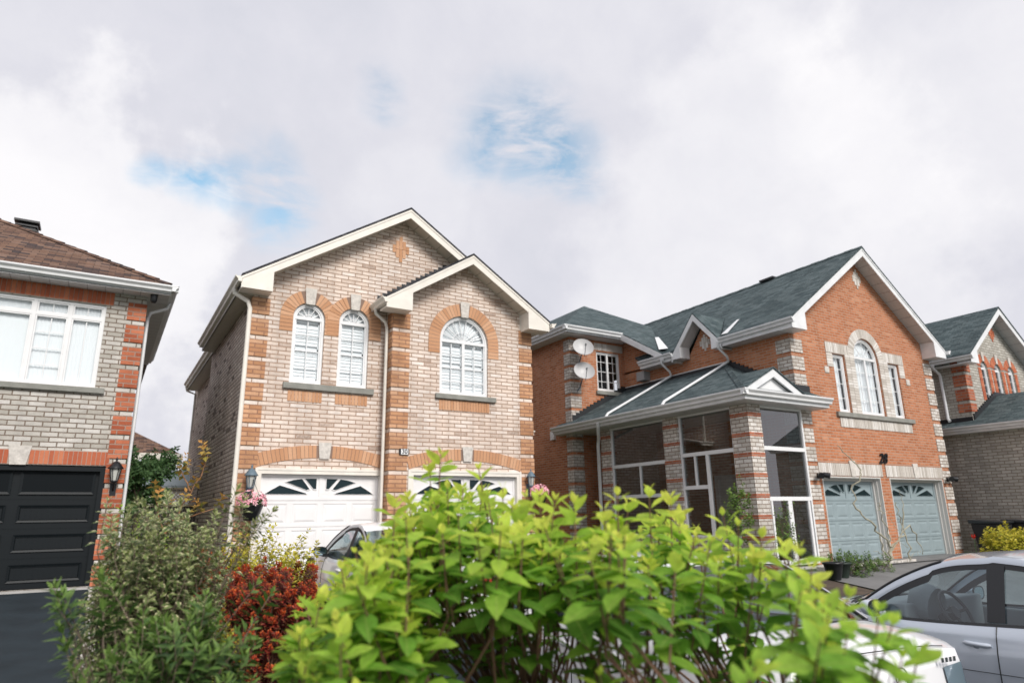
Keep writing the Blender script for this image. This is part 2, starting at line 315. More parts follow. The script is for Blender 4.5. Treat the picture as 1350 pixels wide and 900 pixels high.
    L(c, tr.inputs[0]); mx.inputs[0].default_value = trans; L(b.outputs[0], mx.inputs[1]); L(tr.outputs[0], mx.inputs[2]); L(mx.outputs[0], o.inputs[0])
    MATS[name] = m; return m

M_GREYBRICK = mat_brick('stone_brick', [(0, (.44, .41, .36)), (.5, (.56, .53, .48)), (1, (.66, .63, .59))], (.20, .155, .12), .262)
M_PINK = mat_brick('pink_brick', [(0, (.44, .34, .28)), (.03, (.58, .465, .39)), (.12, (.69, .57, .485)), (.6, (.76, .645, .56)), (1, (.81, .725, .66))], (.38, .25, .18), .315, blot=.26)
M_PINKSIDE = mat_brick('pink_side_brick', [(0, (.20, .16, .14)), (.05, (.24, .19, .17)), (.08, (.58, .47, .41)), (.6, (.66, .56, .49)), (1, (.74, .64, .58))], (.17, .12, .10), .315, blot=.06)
M_RED = mat_brick('orange_brick', [(0, (.42, .145, .062)), (.5, (.50, .19, .088)), (.85, (.54, .215, .108)), (1, (.58, .27, .15))], (.46, .31, .23), .235, rh=1/13.2, ms=.011, stain=.10, blot=.25)
M_TAN = mat_brick('tan_brick', [(0, (.40, .38, .34)), (.5, (.48, .46, .41)), (1, (.56, .54, .49))], (.26, .22, .18), .262)
M_WHITEQ = mat_brick('white_quoin_brick', [(0, (.50, .46, .41)), (.5, (.62, .58, .53)), (1, (.72, .69, .65))], (.27, .21, .17), .235)
M_REDQ = mat_brick('red_quoin_brick', [(0, (.34, .09, .045)), (.5, (.46, .135, .065)), (1, (.56, .20, .11))], (.36, .25, .20), .262)
M_ORQ = mat_brick('peach_quoin_brick', [(0, (.46, .235, .125)), (.5, (.55, .30, .165)), (1, (.62, .37, .23))], (.32, .17, .11), .315)
M_ARCHRED = mat_island('red_soldier_brick', [(0, (.38, .10, .05)), (.5, (.47, .14, .07)), (1, (.54, .19, .10))])
M_ARCHOR = mat_island('peach_soldier_brick', [(0, (.48, .25, .135)), (.5, (.55, .30, .17)), (1, (.61, .36, .22))])
M_ARCHWH = mat_island('white_soldier_brick', [(0, (.48, .44, .39)), (.5, (.60, .56, .51)), (1, (.72, .69, .65))])
M_MORTAR = mat('mortar', (.25, .17, .13), .95, bump=.4)
M_KEY = mat('keystone_stone', (.58, .545, .50), .9, bump=.9, bscale=30, var=.18, vscale=14)
M_SILL = mat('sill_stone', (.25, .25, .225), .9, bump=.8, bscale=25, var=.15)
M_ALUW = mat('white_aluminium', (.73, .74, .75), .4, var=.07, vscale=4)
M_CREAM = mat('cream_aluminium', (.76, .72, .65), .42, var=.06, vscale=4)
M_SOFW = mat_lines('white_soffit', (.58, .58, .58), (.30, .30, .31), .30, .012, 'x')
M_SOFWY = mat_lines('white_soffit_along', (.58, .58, .58), (.30, .30, .31), .30, .012, 'y')
M_SOFC = mat_lines('cream_soffit', (.58, .53, .45), (.30, .27, .22), .30, .014, 'x')
M_SOFCY = mat_lines('cream_soffit_along', (.56, .51, .43), (.28, .25, .21), .10, .010, 'y')
M_VINYL = mat('white_vinyl', (.78, .785, .79), .4, var=.03, vscale=3)
M_GREYVINYL = mat('pale_grey_trim', (.60, .59, .56), .45)
M_BLIND = mat('shutter_white', (.88, .89, .90), .5)
M_CURT = mat('sheer_curtain', (.90, .91, .92), .8, bump=.2, bscale=8)
M_DARK = mat('interior_shade', (.03, .032, .035), .9)  # near black: the shade of unlit rooms put into the colour
M_ROOM = mat('room_wall', (.30, .29, .28), .9)
M_GLASS = mat_glass('window_glass', (.93, .96, .97), .9)
M_PORCHGL = mat_glass('porch_glass', (.42, .46, .47), 2.4)
M_WGAR = mat('white_garage_paint', (.79, .78, .775), .5, var=.045, vscale=2.5, bump=.08, bscale=70)
M_BGAR = mat('blue_grey_garage_paint', (.27, .335, .355), .5, bump=.12, bscale=60, var=.05)
M_KGAR = mat('black_garage_paint', (.005, .008, .010), .5, spec=.25)
M_DKGLASS = mat('dark_glass', (.008, .022, .026), .12, spec=.35)
M_BLACK = mat('black_metal', (.012, .013, .015), .35)
M_BLACKRUB = mat('black_rubber', (.015, .015, .016), .7)
M_LAMPGL = mat('lantern_glass', (.55, .56, .52), .15, spec=.8)
M_PATINA = mat('blue_grey_metal', (.11, .16, .20), .45)
M_CONC = mat('concrete', (.42, .41, .39), .9, bump=.5, bscale=30, var=.12, vscale=3)
def mat_shingle(name, pal):
    return mat_brick(name, pal, (.015, .018, .019), .27, rh=.125, ms=.006, rough=.95, offset=.43, mortar_smooth=.6, stain=.12, bumpd=.02, blot=.6)
M_SHB = mat_shingle('brown_shingles', [(0, (.055, .042, .042)), (.35, (.13, .075, .055)), (.7, (.19, .11, .075)), (1, (.20, .13, .10))])
M_SHG = mat_shingle('green_grey_shingles', [(0, (.048, .070, .076)), (.5, (.078, .106, .112)), (1, (.112, .142, .148))])
M_SHK = mat_shingle('charcoal_shingles', [(0, (.03, .03, .035)), (1, (.09, .09, .10))])
M_FLASH = mat('black_flashing', (.018, .020, .023), .55)
# asphalt
def mat_asphalt():
    m = mat('asphalt', (.020, .029, .036), .9, spec=.25, bump=.6, bscale=160, var=.22, vscale=2.2); return m
M_ASPH = mat_asphalt()
M_SOIL = mat('soil', (.07, .05, .035), .95, bump=1, bscale=12, var=.3, vscale=5)
M_BARK = mat('bark', (.16, .12, .09), .9, bump=.6, bscale=60, var=.25, vscale=20)
M_BARKG = mat('pale_bark', (.34, .32, .24), .9, bump=.6, bscale=50, var=.25, vscale=15)
M_TWIGR = mat('red_brown_twig', (.16, .085, .055), .8)

# ------------------------------------------------------------------ ground
def gz(x, y):      # the yards rise from the street to the garages
    yf = 14.6 if x < 9.5 else (10.0 if x > 12 else 14.6-4.6*(x-9.5)/2.5)
    zf = -1.12 if x < 1.2 else (-1.20 if x < 9.5 else -1.23)
    if y >= yf: return zf
    t = min(1, (yf-y)/(yf-5.0)); t = t*t*(3-2*t)*.5+t*.5
    return zf + (-1.80-zf)*t - .01*max(0, 3-y)
MATS_ = MATS
def sheet(name, x0, x1, y0, y1, dz, m, nx=8, ny=24, **props):
    mb = MB(); mb.smooth = True
    mb.grid([[(x0+(x1-x0)*i/nx, y0+(y1-y0)*j/ny, gz(x0+(x1-x0)*i/nx, y0+(y1-y0)*j/ny)+dz) for i in range(nx+1)] for j in range(ny+1)])
    return tag(mb.build(name, m), kind='structure')
g = MB(); g.smooth = True
xs = [-800, -200, -60, -20] + [-10+k for k in range(0, 46)] + [60, 200, 800]; ys = [-800, -200, -60, -20, -8, -4, 0] + [1+.5*k for k in range(0, 32)] + [20, 30, 60, 200, 900]
g.grid([[(x, y, gz(x, y)-.02) for x in xs] for y in ys])
M_LAWN = mat('lawn', (.06, .09, .03), .95, bump=1, bscale=40, var=.3, vscale=3)
tag(g.build('ground', M_LAWN), kind='structure')
sheet('driveway', -6, .02, -4, 14.62, .006, M_ASPH); sheet('driveway', 2.55, 8.9, -4, 13.98, .006, M_ASPH); sheet('driveway', 12.9, 22.0, -4, 9.55, .006, M_CONC if False else mat('worn_grey_asphalt', (.17, .17, .17), .9, bump=.5, bscale=120, var=.15, vscale=2))
sheet('driveway', 14.9, 20.75, 9.5, 10.45, .03, MATS['worn_grey_asphalt'], 2, 2); sheet('pavement', 2.4, 12.9, -7, -4.05, .01, M_CONC); sheet('garden_bed', .18, 2.4, .2, 14.4, .02, M_SOIL); sheet('garden_bed', 9.1, 12.7, 3, 12, .02, M_SOIL)
mb = MB(); mb.box(-6, .05, 14.5, 14.62, -1.2, -1.085); tag(mb.build('garage_threshold', M_CONC), kind='structure')
k = MB()
y = .5
while y < 14.2:
    ln = .28+random.random()*.12; z = gz(.1, y); k.hexa([(.03+random.uniform(-.01, .01)+a*.13, y+b*(ln-.02), z-.05+c*(.13+random.uniform(0, .02))) for a in (0, 1) for b in (0, 1) for c in (0, 1)]); y += ln
tag(k.build('stone_edging', M_KEY, bevel=.012), 'row of rough pale stones edging the dark asphalt driveway', 'edging')

# ------------------------------------------------------------------ architecture helpers
class Pl:   # facade plane: u along the wall, z up, d into the wall
    def __init__(s, o, u, d): s.o = Vector(o); s.u = Vector(u); s.d = Vector(d)
    def P(s, u, z, d=0): return s.o + s.u*u + s.d*d + Vector((0, 0, z))
def arch(u0, u1, z0, zs, n=14, rise=None):
    """loop: bottom-left, bottom-right, then over the arch. rise None = semicircle"""
    c = (u0+u1)/2; r = (u1-u0)/2; pts = [(u0, z0), (u1, z0)]
    for k in range(n+1):
        t = PI*k/n
        if rise is None: pts.append((c+r*math.cos(t), zs+r*math.sin(t)))
        else: pts.append((c+r*math.cos(t), zs+rise*math.sin(t)))
    return pts
def rect(u0, u1, z0, z1): return [(u0, z0), (u1, z0), (u1, z1), (u0, z1)]
def seg_arch(u0, u1, z0, zs, rise, n=12):   # circular segment head
    c = (u0+u1)/2; h = (u1-u0)/2; r = (h*h+rise*rise)/(2*rise); zc = zs+rise-r; a = math.asin(h/r); pts = [(u0, z0), (u1, z0)]
    for k in range(n+1):
        t = a - 2*a*k/n; pts.append((c+r*math.sin(t), zc+r*math.cos(t)))
    return pts
def wall(mb, pl, outline, holes=(), reveal=.12, thick=None):
    loops = [[Vector((p[0], p[1], 0)) for p in l] for l in [outline]+list(holes)]
    flat = [p for l in loops for p in l]
    b = len(mb.v); mb.v += [pl.P(p.x, p.y) for p in flat]
    nrm = pl.u.cross(Vector((0, 0, 1)))
    flip = nrm.dot(pl.d) > 0
    for t in tessellate_polygon(loops):
        a, bb, c = flat[t[0]], flat[t[1]], flat[t[2]]
        ccw = (bb.x-a.x)*(c.y-a.y)-(bb.y-a.y)*(c.x-a.x) > 0
        t = t if ccw != flip else t[::-1]
        mb.f.append(tuple(b+i for i in t)); mb.mi.append(mb.cur); mb.sm.append(False)
    for h in holes:
        n = len(h)
        for i in range(n):
            j = (i+1) % n; mb.poly([pl.P(*h[i]), pl.P(*h[j]), pl.P(*h[j], reveal), pl.P(*h[i], reveal)])
    if thick:
        n = len(outline)
        for i in range(n):
            j = (i+1) % n; mb.poly([pl.P(*outline[i]), pl.P(*outline[j]), pl.P(*outline[j], thick), pl.P(*outline[i], thick)])
def pbox(mb, pl, u0, u1, z0, z1, d0, d1):
    mb.hexa([pl.P(u, z, d) for u in (u0, u1) for d in (d0, d1) for z in (z0, z1)])
def bar(mb, pl, a, b, w, d0, d1):
    a = Vector((a[0], a[1])); b = Vector((b[0], b[1])); t = (b-a).normalized(); n = Vector((-t.y, t.x))*w/2
    q = [a+n, a-n, b+n, b-n]; mb.hexa([pl.P(p.x, p.y, d) for (i, j) in ((0, 1), (2, 3)) for d in (d0, d1) for p in (q[i], q[j])])
def inset(loop, t, kind, zs=None):
    return loop
def soldier(mb, pl, u0, u1, z0, z1, w=.075, gap=.010, proud=.012, d1=.03):
    mb.cut()
    n = max(1, round((u1-u0)/w)); s = (u1-u0)/n
    for i in range(n):
        j = random.uniform(-.002, .003)
        pbox(mb, pl, u0+i*s+gap/2, u0+(i+1)*s-gap/2, z0+gap/2, z1-gap/2, -proud-j, d1)
def voussoir(mb, pl, c, zc, r0, r1, a0, a1, w=.085, gap=.010, proud=.012, skip=None):
    mb.cut(); rm = (r0+r1)/2; n = max(2, round((a1-a0)*rm/w)); s = (a1-a0)/n; g = gap/rm/2
    for i in range(n):
        t0, t1 = a0+i*s+g, a0+(i+1)*s-g
        if skip and t1 > skip[0] and t0 < skip[1]:
            mb.cut(); continue
        j = random.uniform(-.002, .003); pts = [(c+r*math.cos(t), zc+r*math.sin(t)) for r, t in ((r0, t0), (r0, t1), (r1, t1), (r1, t0))]
        mb.hexa([pl.P(p[0], p[1], d) for i2 in (0, 1) for d in (-proud-j, .03) for p in ((pts[0], pts[3])[::1] if i2 == 0 else (pts[1], pts[2]))])
def quoins(mb_main, pl_f, uc, side, ztop, zbot, w=.36, wr=.12, proud=.018, h=4/11, per=5/11, alt=None, pl_s=None, cs=0, ws=0):
    mb_main.cut(); z = ztop; k = 0
    while z - h > zbot - .3:
        z0 = max(z-h, zbot); ww = w
        u0, u1 = (uc-proud, uc+ww) if side < 0 else (uc-ww, uc+proud)
        pbox(mb_main, pl_f, u0, u1, z0+.004, z-.004, -proud, ws if ws else wr); z -= per; k += 1
def window(parent, pl, u0, u1, z0, z1, archk=None, frame=.055, mull=(), muntu=(), muntv=(), back='shutter', sub=True, sun=0, d=.075, mat_f=None, transom=None, fanmull=False, glass=None, louvre=.075):
    """u/z: opening. z1 = spring line when arched. mull: u of mullions; muntin lists: (u, za, zb) / (z, ua, ub)."""
    mf = mat_f or M_VINYL; f = MB()
    def loop(t):
        return arch(u0+t, u1-t, z0+t, z1) if archk else rect(u0+t, u1-t, z0+t, z1-t)
    o, i1, i2 = loop(0.002), loop(frame), loop(frame+.03)
    f.ring([pl.P(*p, d-.03) for p in o], [pl.P(*p, d-.03) for p in i1], pl.d*.07)
    f.ring([pl.P(*p, d-.012) for p in i1], [pl.P(*p, d-.012) for p in i2], pl.d*.04)
    for u in mull: pbox(f, pl, u-.035, u+.035, z0+.03, (z1 if archk else z1-.03), d-.022, d+.03)
    if transom is not None:
        for t in (transom if isinstance(transom, (list, tuple)) else [transom]): pbox(f, pl, u0+.03, u1-.03, t-.035, t+.035, d-.026, d+.03)
    if archk: pbox(f, pl, u0+.03, u1-.03, z1-.035, z1+.035, d-.026, d+.03)
    for u, a, b in muntu: pbox(f, pl, u-.008, u+.008, a, b, d+.006, d+.02)
    for z, a, b in muntv: pbox(f, pl, a, b, z-.008, z+.008, d+.004, d+.018)
    if archk and sun:
        c = (u0+u1)/2; r = (u1-u0)/2-.05
        for k in range(1, sun):
            t = PI*k/sun; bar(f, pl, (c+.04*math.cos(t), z1+.04*math.sin(t)), (c+r*math.cos(t), z1+r*math.sin(t)), .014, d+.004, d+.018)
        for rr in ((.45,) if r > .4 else (.36,)):
            pts = [(c+r*rr*math.cos(PI*k/16), z1+r*rr*math.sin(PI*k/16)) for k in range(17)]
            for a, b in zip(pts, pts[1:]): bar(f, pl, a, b, .012, d+.003, d+.017)
    win = f.build('window', mf, parent)
    g = MB(); l2 = loop(frame+.01); g.poly([pl.P(*p, d+.010) for p in l2]); g.build('pane', glass or M_GLASS, win)
    b = MB(); dd = d+.07
    if back == 'shutter':
        zt = z1
        cols = [u0+frame]+[m_ for m_ in mull]+[u1-frame]
        for a, c2 in zip(cols, cols[1:]):
            pbox(b, pl, a, a+.05, z0+.05, zt, dd-.02, dd+.02); pbox(b, pl, c2-.05, c2, z0+.05, zt, dd-.02, dd+.02); pbox(b, pl, (a+c2)/2-.012, (a+c2)/2+.012, z0+.06, zt-.05, dd-.034, dd-.022)
            zmid = (z0+zt)/2
            for zz in (z0+.05, zmid, zt-.08): pbox(b, pl, a, c2, zz, zz+.07, dd-.02, dd+.02)
            z = z0+.14
            while z < zt-.10:
                if abs(z-zmid-.03) > .07:
                    q = [pl.P(u, z+zz, dd+xx) for u in (a+.05, c2-.05) for (xx, zz) in ((-.008, -.038), (.008, .034))]
                    b.hexa([q[0], q[0]+Vector((0, 0, .010)), q[1], q[1]+Vector((0, 0, .010)), q[2], q[2]+Vector((0, 0, .010)), q[3], q[3]+Vector((0, 0, .010))])
                z += louvre
        if archk:
            c = (u0+u1)/2; r = (u1-u0)/2-frame+.02; n = 22
            for k in range(n):
                t0, t1 = PI*k/n, PI*(k+.8)/n
                b.prism([pl.P(c+.05*math.cos(t0), z1+.05*math.sin(t0), dd-.012), pl.P(c+r*math.cos(t0), z1+r*math.sin(t0), dd-.012), pl.P(c+r*math.cos(t1), z1+r*math.sin(t1), dd+.012), pl.P(c+.05*math.cos(t1), z1+.05*math.sin(t1), dd+.012)], pl.d*.006)
        bk = [pl.P(*p, dd+.035) for p in loop(.03)]; b.poly(bk); b.build('shutter', M_BLIND, win)
    elif back == 'curtain':
        top = z1+(u1-u0)/2-.03 if archk else z1-.04
        rows = []; n = max(12, int((u1-u0)/.02))
        for z in (z0+.06, top):
            rows.append([pl.P(u0+.05+(u1-u0-.10)*k/n, z, dd+.02+.018*math.sin(k*1.1+u0*7)+.01*math.sin(k*.37)) for k in range(n+1)])
        b.smooth = True
        if archk:
            c = (u0+u1)/2; r = (u1-u0)/2-.04
            rows[1] = [pl.P(u0+.05+(u1-u0-.10)*k/n, z1+math.sqrt(max(0, r*r-(u0+.05+(u1-u0-.10)*k/n-c)**2))*.98, dd+.02+.018*math.sin(k*1.1+u0*7)) for k in range(n+1)]
        b.grid(rows); b.build('curtain', M_CURT, win)
    elif back == 'blind':
        pbox(b, pl, u0+.04, u1-.04, z0+.05, z1-.05, dd, dd+.01); b.build('blind', M_CURT, win)
    return win
def gutter(mb, a, b, outv, h=.12, w=.12, zoff=0):   # K-style profile from a to b; outv = outward direction
    mb.cut(); a, b, o = Vector(a), Vector(b), Vector(outv)
    prof = [(0, 0), (.45, 0), (.55, .03), (.62, .38), (.95, .70), (1.0, .78), (1.0, 1.0), (.92, 1.0), (.90, .80), (0, .80)]
    pts = [a + o*(w*x) + Vector((0, 0, h*z+zoff)) for x, z in prof]
    mb.prism(pts, b-a)
def slab(mb, q, t):       # roof panel quad/tri with thickness downwards
    mb.prism([Vector(p) for p in q], (0, 0, -t))
def downpipe(mb, pts, r=.045, flat=.75): mb.tube(pts, r, 8, True, flat)
def stepped_flashing(mb, pl, a, b, step=.10, h=.09, d=.012):
    """saw-tooth steps from a=(u,z) to b=(u,z) on a wall plane"""
    n = max(1, int(abs(b[0]-a[0])/step*1.0)); du = (b[0]-a[0])/n; dz = (b[1]-a[1])/n
    for i in range(n):
        u0, u1 = a[0]+du*i, a[0]+du*(i+1); zl = a[1]+dz*i; zh = max(zl, zl+dz)
        pbox(mb, pl, min(u0, u1)-.004, max(u0, u1)+.004, min(zl, zl+dz)-.05, zh+h, -d-.001*(i % 2), 0)
def text(mb_parent, s, pl, u, z, size, m, ext=.006, shear=0, proud=.02, name='house_number', bold=0):
    c = bpy.data.curves.new(name, 'FONT'); c.body = s; c.size = size; c.extrude = ext; c.shear = shear; c.align_x = 'CENTER'; c.align_y = 'CENTER'; c.offset = bold
    o = bpy.data.objects.new('tmp', c); COL.objects.link(o); dg = bpy.context.evaluated_depsgraph_get(); me = bpy.data.meshes.new_from_object(o.evaluated_get(dg)); bpy.data.objects.remove(o)
    org = ORG[mb_parent.name]; nd = -pl.d
    for v in me.vertices:
        v.co = pl.P(u+v.co.x, z+v.co.y, -proud-v.co.z) - org
    me.materials.clear(); me.materials.append(m); ob = bpy.data.objects.new(name, me); COL.objects.link(ob); ob.parent = mb_parent; return ob
def fan_panes(garage, pl, u0, u1, zb, h, mirror_gap=.1):
    c = (u0+u1)/2; hw = (u1-u0)/2; k = hw/277.; kz = h/65.*1.0
    polys = [[(24, 0), (50, 16), (88, 37), (209, 3), (209, 0)], [(114, 51), (150, 61), (186, 66), (223, 22), (210, 17)], [(199, 67), (254, 68), (254, 22), (241, 22)]]
    fr = MB(); gl = MB()
    for sgn in (1, -1):
        for p in polys:
            q = [(c + sgn*(-hw + x*k), zb + y*kz) for x, y in p]
            cx = sum(a for a, _ in q)/len(q); cz = sum(b for _, b in q)/len(q)
            big = []
            for a, b in q:
                dv = Vector((a-cx, b-cz)); ln = dv.length; dv = dv*(ln+.018)/ln; big.append((cx+dv.x, cz+dv.y))
            fr.ring([pl.P(*a, -.018) for a in big], [pl.P(*a, -.018) for a in q], pl.d*.018)
            gl.prism([pl.P(*a, -.006) for a in q], pl.d*.005)
    return fr, gl
def garage_door(parent, pl, u0, u1, z0, z1, m, cols=4, d=.12, fan=True):
    P2 = Pl(pl.o+pl.d*d, pl.u, pl.d); f = MB(); pbox(f, P2, u0, u1, z0, z1, 0, .04)
    n = 4; sh = (z1-z0)/n; pw = (u1-u0)/cols
    for r in range(n):
        zb = z0+r*sh
        if r == n-1 and fan: break
        for cidx in range(cols):
            a, b = u0+cidx*pw+.07, u0+(cidx+1)*pw-.07; c2, d2 = zb+.08, zb+sh-.08
            f.ring([P2.P(*p, -.016) for p in rect(a-.02, b+.02, c2-.02, d2+.02)], [P2.P(*p, -.004) for p in rect(a+.012, b-.012, c2+.012, d2-.012)], P2.d*.004)
            f.ring([P2.P(*p, -.004) for p in rect(a+.012, b-.012, c2+.012, d2-.012)], [P2.P(*p, -.018) for p in rect(a+.06, b-.06, c2+.06, d2-.06)], P2.d*.004)
            f.prism([P2.P(*p, -.018) for p in rect(a+.06, b-.06, c2+.06, d2-.06)], P2.d*.004)
        # stiles and rails
    for r in range(n):
        zb = z0+r*sh
        pbox(f, P2, u0, u1, zb+.006, zb+.06, -.016, 0); pbox(f, P2, u0, u1, zb+sh-.06, zb+sh-.006, -.016, 0)
        if r == n-1 and fan:
            pbox(f, P2, (u0+u1)/2-.045, (u0+u1)/2+.045, zb+.06, zb+sh-.06, -.016, 0); pbox(f, P2, u0, u0+.05, zb+.06, zb+sh-.06, -.016, 0); pbox(f, P2, u1-.05, u1, zb+.06, zb+sh-.06, -.016, 0)
            continue
        for cidx in range(cols+1):
            u = u0+cidx*pw; pbox(f, P2, max(u0, u-.05), min(u1, u+.05), zb+.06, zb+sh-.06, -.016, 0)
    g = f.build('garage_door', m, parent)
    if fan:
        fr, gl = fan_panes(g, P2, u0, u1, z1-sh+.13, sh-.22); fr.build('fan_window_frame', m, g); gl.build('fan_window', M_DKGLASS, g)
    return g
def lantern(label, pl, u, z, m, s=1.0, group='wall lanterns beside garage doors', down=True):
    c = pl.P(u, z, -.15*s); t = thing('wall_lantern', label, 'lantern', pl.P(u, z, 0), group)
    mb = MB(); mb.tube([pl.P(u, z-.30*s, -.01), pl.P(u, z-.22*s, -.10*s), c+V(0, 0, -.22*s), c+V(0, 0, -.15*s)], .012*s, 6); pbox(mb, pl, u-.045*s, u+.045*s, z-.38*s, z-.10*s, -.02, 0)
    mb.build('bracket', m, t)
    mb = MB(); mb.lathe(c, [(.001, .24*s), (.012*s, .22*s), (.018*s, .19*s), (.01*s, .17*s), (.05*s, .15*s), (.11*s, .06*s), (.115*s, .045*s), (.08*s, .045*s)], 6); mb.lathe(c, [(.05*s, -.14*s), (.06*s, -.15*s), (.03*s, -.18*s), (.008*s, -.21*s), (.001, -.22*s)], 6)
    for k in range(6):
        a = 2*PI*k/6; mb.tube([c+V(.085*s*math.cos(a), .085*s*math.sin(a), .05*s), c+V(.05*s*math.cos(a), .05*s*math.sin(a), -.14*s)], .006*s, 4)
    mb.build('cage', m, t); mb = MB(); mb.lathe(c, [(.078*s, .045*s), (.046*s, -.14*s)], 6); mb.build('lamp_glass', M_LAMPGL, t)
    return t

FR = lambda y: Pl((0, y, 0), (1, 0, 0), (0, 1, 0))          # facade facing the street
SL = lambda x: Pl((x, 0, 0), (0, -1, 0), (1, 0, 0))          # wall facing left (-x); u = -y

# ================================================================== HOUSE ON THE LEFT
def house_left():
    t = thing('brick_house', 'stone brick house with brown hip roof and black garage door at left edge', 'house', (-2.5, 14.7, -1.1)); pl = FR(14.7)
    base, eave = -1.25, 4.42; ux = .34
    win = (-2.62, -.33, 2.50, 4.14); gd = (-2.66, .05, -1.08, 1.04)
    mb = MB(); wall(mb, pl, rect(-7, ux, base, eave), [rect(*win), rect(*gd), rect(-5.7, -3.0, -1.08, 1.04)], .14)
    wall(mb, SL(ux), [( -26, base), (-26, eave), (-14.7, eave), (-14.7, base)][::-1])
    mb.build('wall', M_GREYBRICK, t)
    q = MB(); quoins(q, pl, ux, 1, 43/11+4/11+.07-.07, -1.1, w=.31, h=4/11, per=5/11); q.build_split('corner_quoins', M_REDQ, t)
    s = MB(); soldier(s, pl, -7, -.22, 4.16, 4.42, proud=.015); 
    soldier(s, pl, -1.17, .07, 1.05, 1.30, proud=.015); soldier(s, pl, -2.85, -1.47, 1.05, 1.30, proud=.015)
    s.build_split('soldier_course', M_ARCHRED, t)
    mo = MB(); pbox(mo, pl, -7, -.215, 4.15, 4.425, -.008, 0.0); pbox(mo, pl, -2.86, .075, 1.042, 1.308, -.008, 0); mo.build('mortar_bed', mat('pale_mortar', (.40, .32, .27), .9), t)
    kx = -1.32; ks = MB(); ks.prism([pl.P(kx-.11, 1.045, -.03), pl.P(kx+.11, 1.045, -.03), pl.P(kx+.16, 1.36, -.03), pl.P(kx-.16, 1.36, -.03)], pl.d*.06); ks.build_split('keystone', M_KEY, t, bevel=.01)
    # triple window with transoms
    lights = [(-2.62, -1.47), (-1.47, -.90), (-.90, -.33)]
    wf = MB(); u0, u1, z0, z1 = win; P = pl
    wf.ring([P.P(*p, .03) for p in rect(u0, u1, z0, z1)], [P.P(*p, .03) for p in rect(u0+.05, u1-.05, z0+.05, z1-.05)], P.d*.07)
    for u in (-1.47, -.90): pbox(wf, P, u-.03, u+.03, z0+.03, z1-.03, .035, .1)
    pbox(wf, P, u0+.03, u1-.03, 3.82, 3.875, .037, .1)
    for a, b in lights:
        for (za, zb) in ((z0+.05, 3.82), (3.875, z1-.05)):
            aa = a+.032 if a > -2.6 else a+.05; bb = b-.032 if b < -.4 else b-.05
            wf.ring([P.P(*p, .045) for p in rect(aa, bb, za, zb)], [P.P(*p, .045) for p in rect(aa+.026, bb-.026, za+.026, zb-.026)], P.d*.04)
            pbox(wf, P, (aa+bb)/2-.008, (aa+bb)/2+.008, za+.04, zb-.04, .064, .076)
            if zb < 3.9:
                for k in ((1, 2, 3) if a == -1.47 else ()): pbox(wf, P, aa+.02, bb-.02, za+(zb-za)*k/4-.008, za+(zb-za)*k/4+.008, .062, .074)
    w_ = wf.build('window', M_VINYL, t)
    g = MB(); g.poly([P.P(*p, .080) for p in rect(u0+.06, u1-.06, z0+.06, z1-.06)]); g.build('pane', M_GLASS, w_)
    g = MB(); g.smooth = True
    for a, b in lights:
        n = 40; g.grid([[P.P(a+.03+(b-a-.06)*k/n, z, .12+.004*math.sin(k*1.3+a)) for k in range(n+1)] for z in (z0+.04, z1-.04)])
    g.build('curtain', M_CURT, w_)
    s = MB(); pbox(s, pl, -2.75, -.17, 2.39, 2.495, -.07, .10); s.build('window_sill', M_SILL, t, bevel=.008)
    # garage door black with long panels
    for gi, (a, b) in enumerate(((-2.66, .05), (-5.7, -3.0))):
        f = MB(); P = pl; z0, z1 = -1.08, 1.04
        f.ring([P.P(*p, .02) for p in rect(a+.001, b-.001, z0, z1-.001)], [P.P(*p, .02) for p in rect(a+.10, b-.10, z0, z1-.10)], P.d*.12)
        pbox(f, P, a+.10, b-.10, z0, z1-.10, .12, .16); aa, bb = a+.10, b-.10; n = 4; sh = (z1-.10-z0)/n; mid = (aa+bb)/2
        for r in range(4):
            zb = z0+sh*r; pbox(f, P, aa, bb, zb+.004, zb+.012, .116, .121)
            for (p, q_) in ((aa+.10, mid-.10), (mid+.10, bb-.10)):
                if r == 3: continue
                f.ring([P.P(*x, .098) for x in rect(p-.015, q_+.015, zb+.11, zb+sh-.10)], [P.P(*x, .112) for x in rect(p+.02, q_-.02, zb+.145, zb+sh-.135)], P.d*.008)
                for kk in range(1, 12): uu = p+.02+(q_-p-.04)*kk/12; pbox(f, P, uu-.003, uu+.003, zb+.15, zb+sh-.14, .1165, .12)
                f.ring([P.P(*x, .119) for x in rect(p+.02, q_-.02, zb+.145, zb+sh-.135)], [P.P(*x, .108) for x in rect(p+.03, q_-.03, zb+.155, zb+sh-.145)], P.d*.004)
        for (p, q_) in ((aa+.08, mid-.08), (mid+.08, bb-.08)):
            f.ring([P.P(*x, .09) for x in rect(p-.02, q_+.02, z1-.10-sh+.09, z1-.13)], [P.P(*x, .10) for x in rect(p+.02, q_-.02, z1-.10-sh+.13, z1-.16)], P.d*.02)
        gd_ = f.build('garage_door', M_KGAR, t)
        g = MB()
        for (p, q_) in ((aa+.08, mid-.08), (mid+.08, bb-.08)): pbox(g, P, p, q_, z1-.10-sh+.11, z1-.14, .106, .117)
        g.build('garage_window', mat('black_glass', (.004, .006, .007), .2, spec=.2), gd_)
    # roof: hip
    ex, ey, ez, sl = .74, 14.3, 4.62, .60; tt = 5.0
    rf = MB(); A = V(ex, ey, ez); B = V(-10, ey, ez); H = V(ex-tt, ey+tt, ez+sl*tt); H2 = V(-10, ey+tt, ez+sl*tt); Cc = V(ex, 27, ez); Hb = V(ex-tt, 27, ez+sl*tt)
    slab(rf, [B, A, H, H2], .05); slab(rf, [A, Cc, Hb, H], .05); r_o = rf.build('roof', M_SHB, t)
    cap = MB(); 
    n = 22
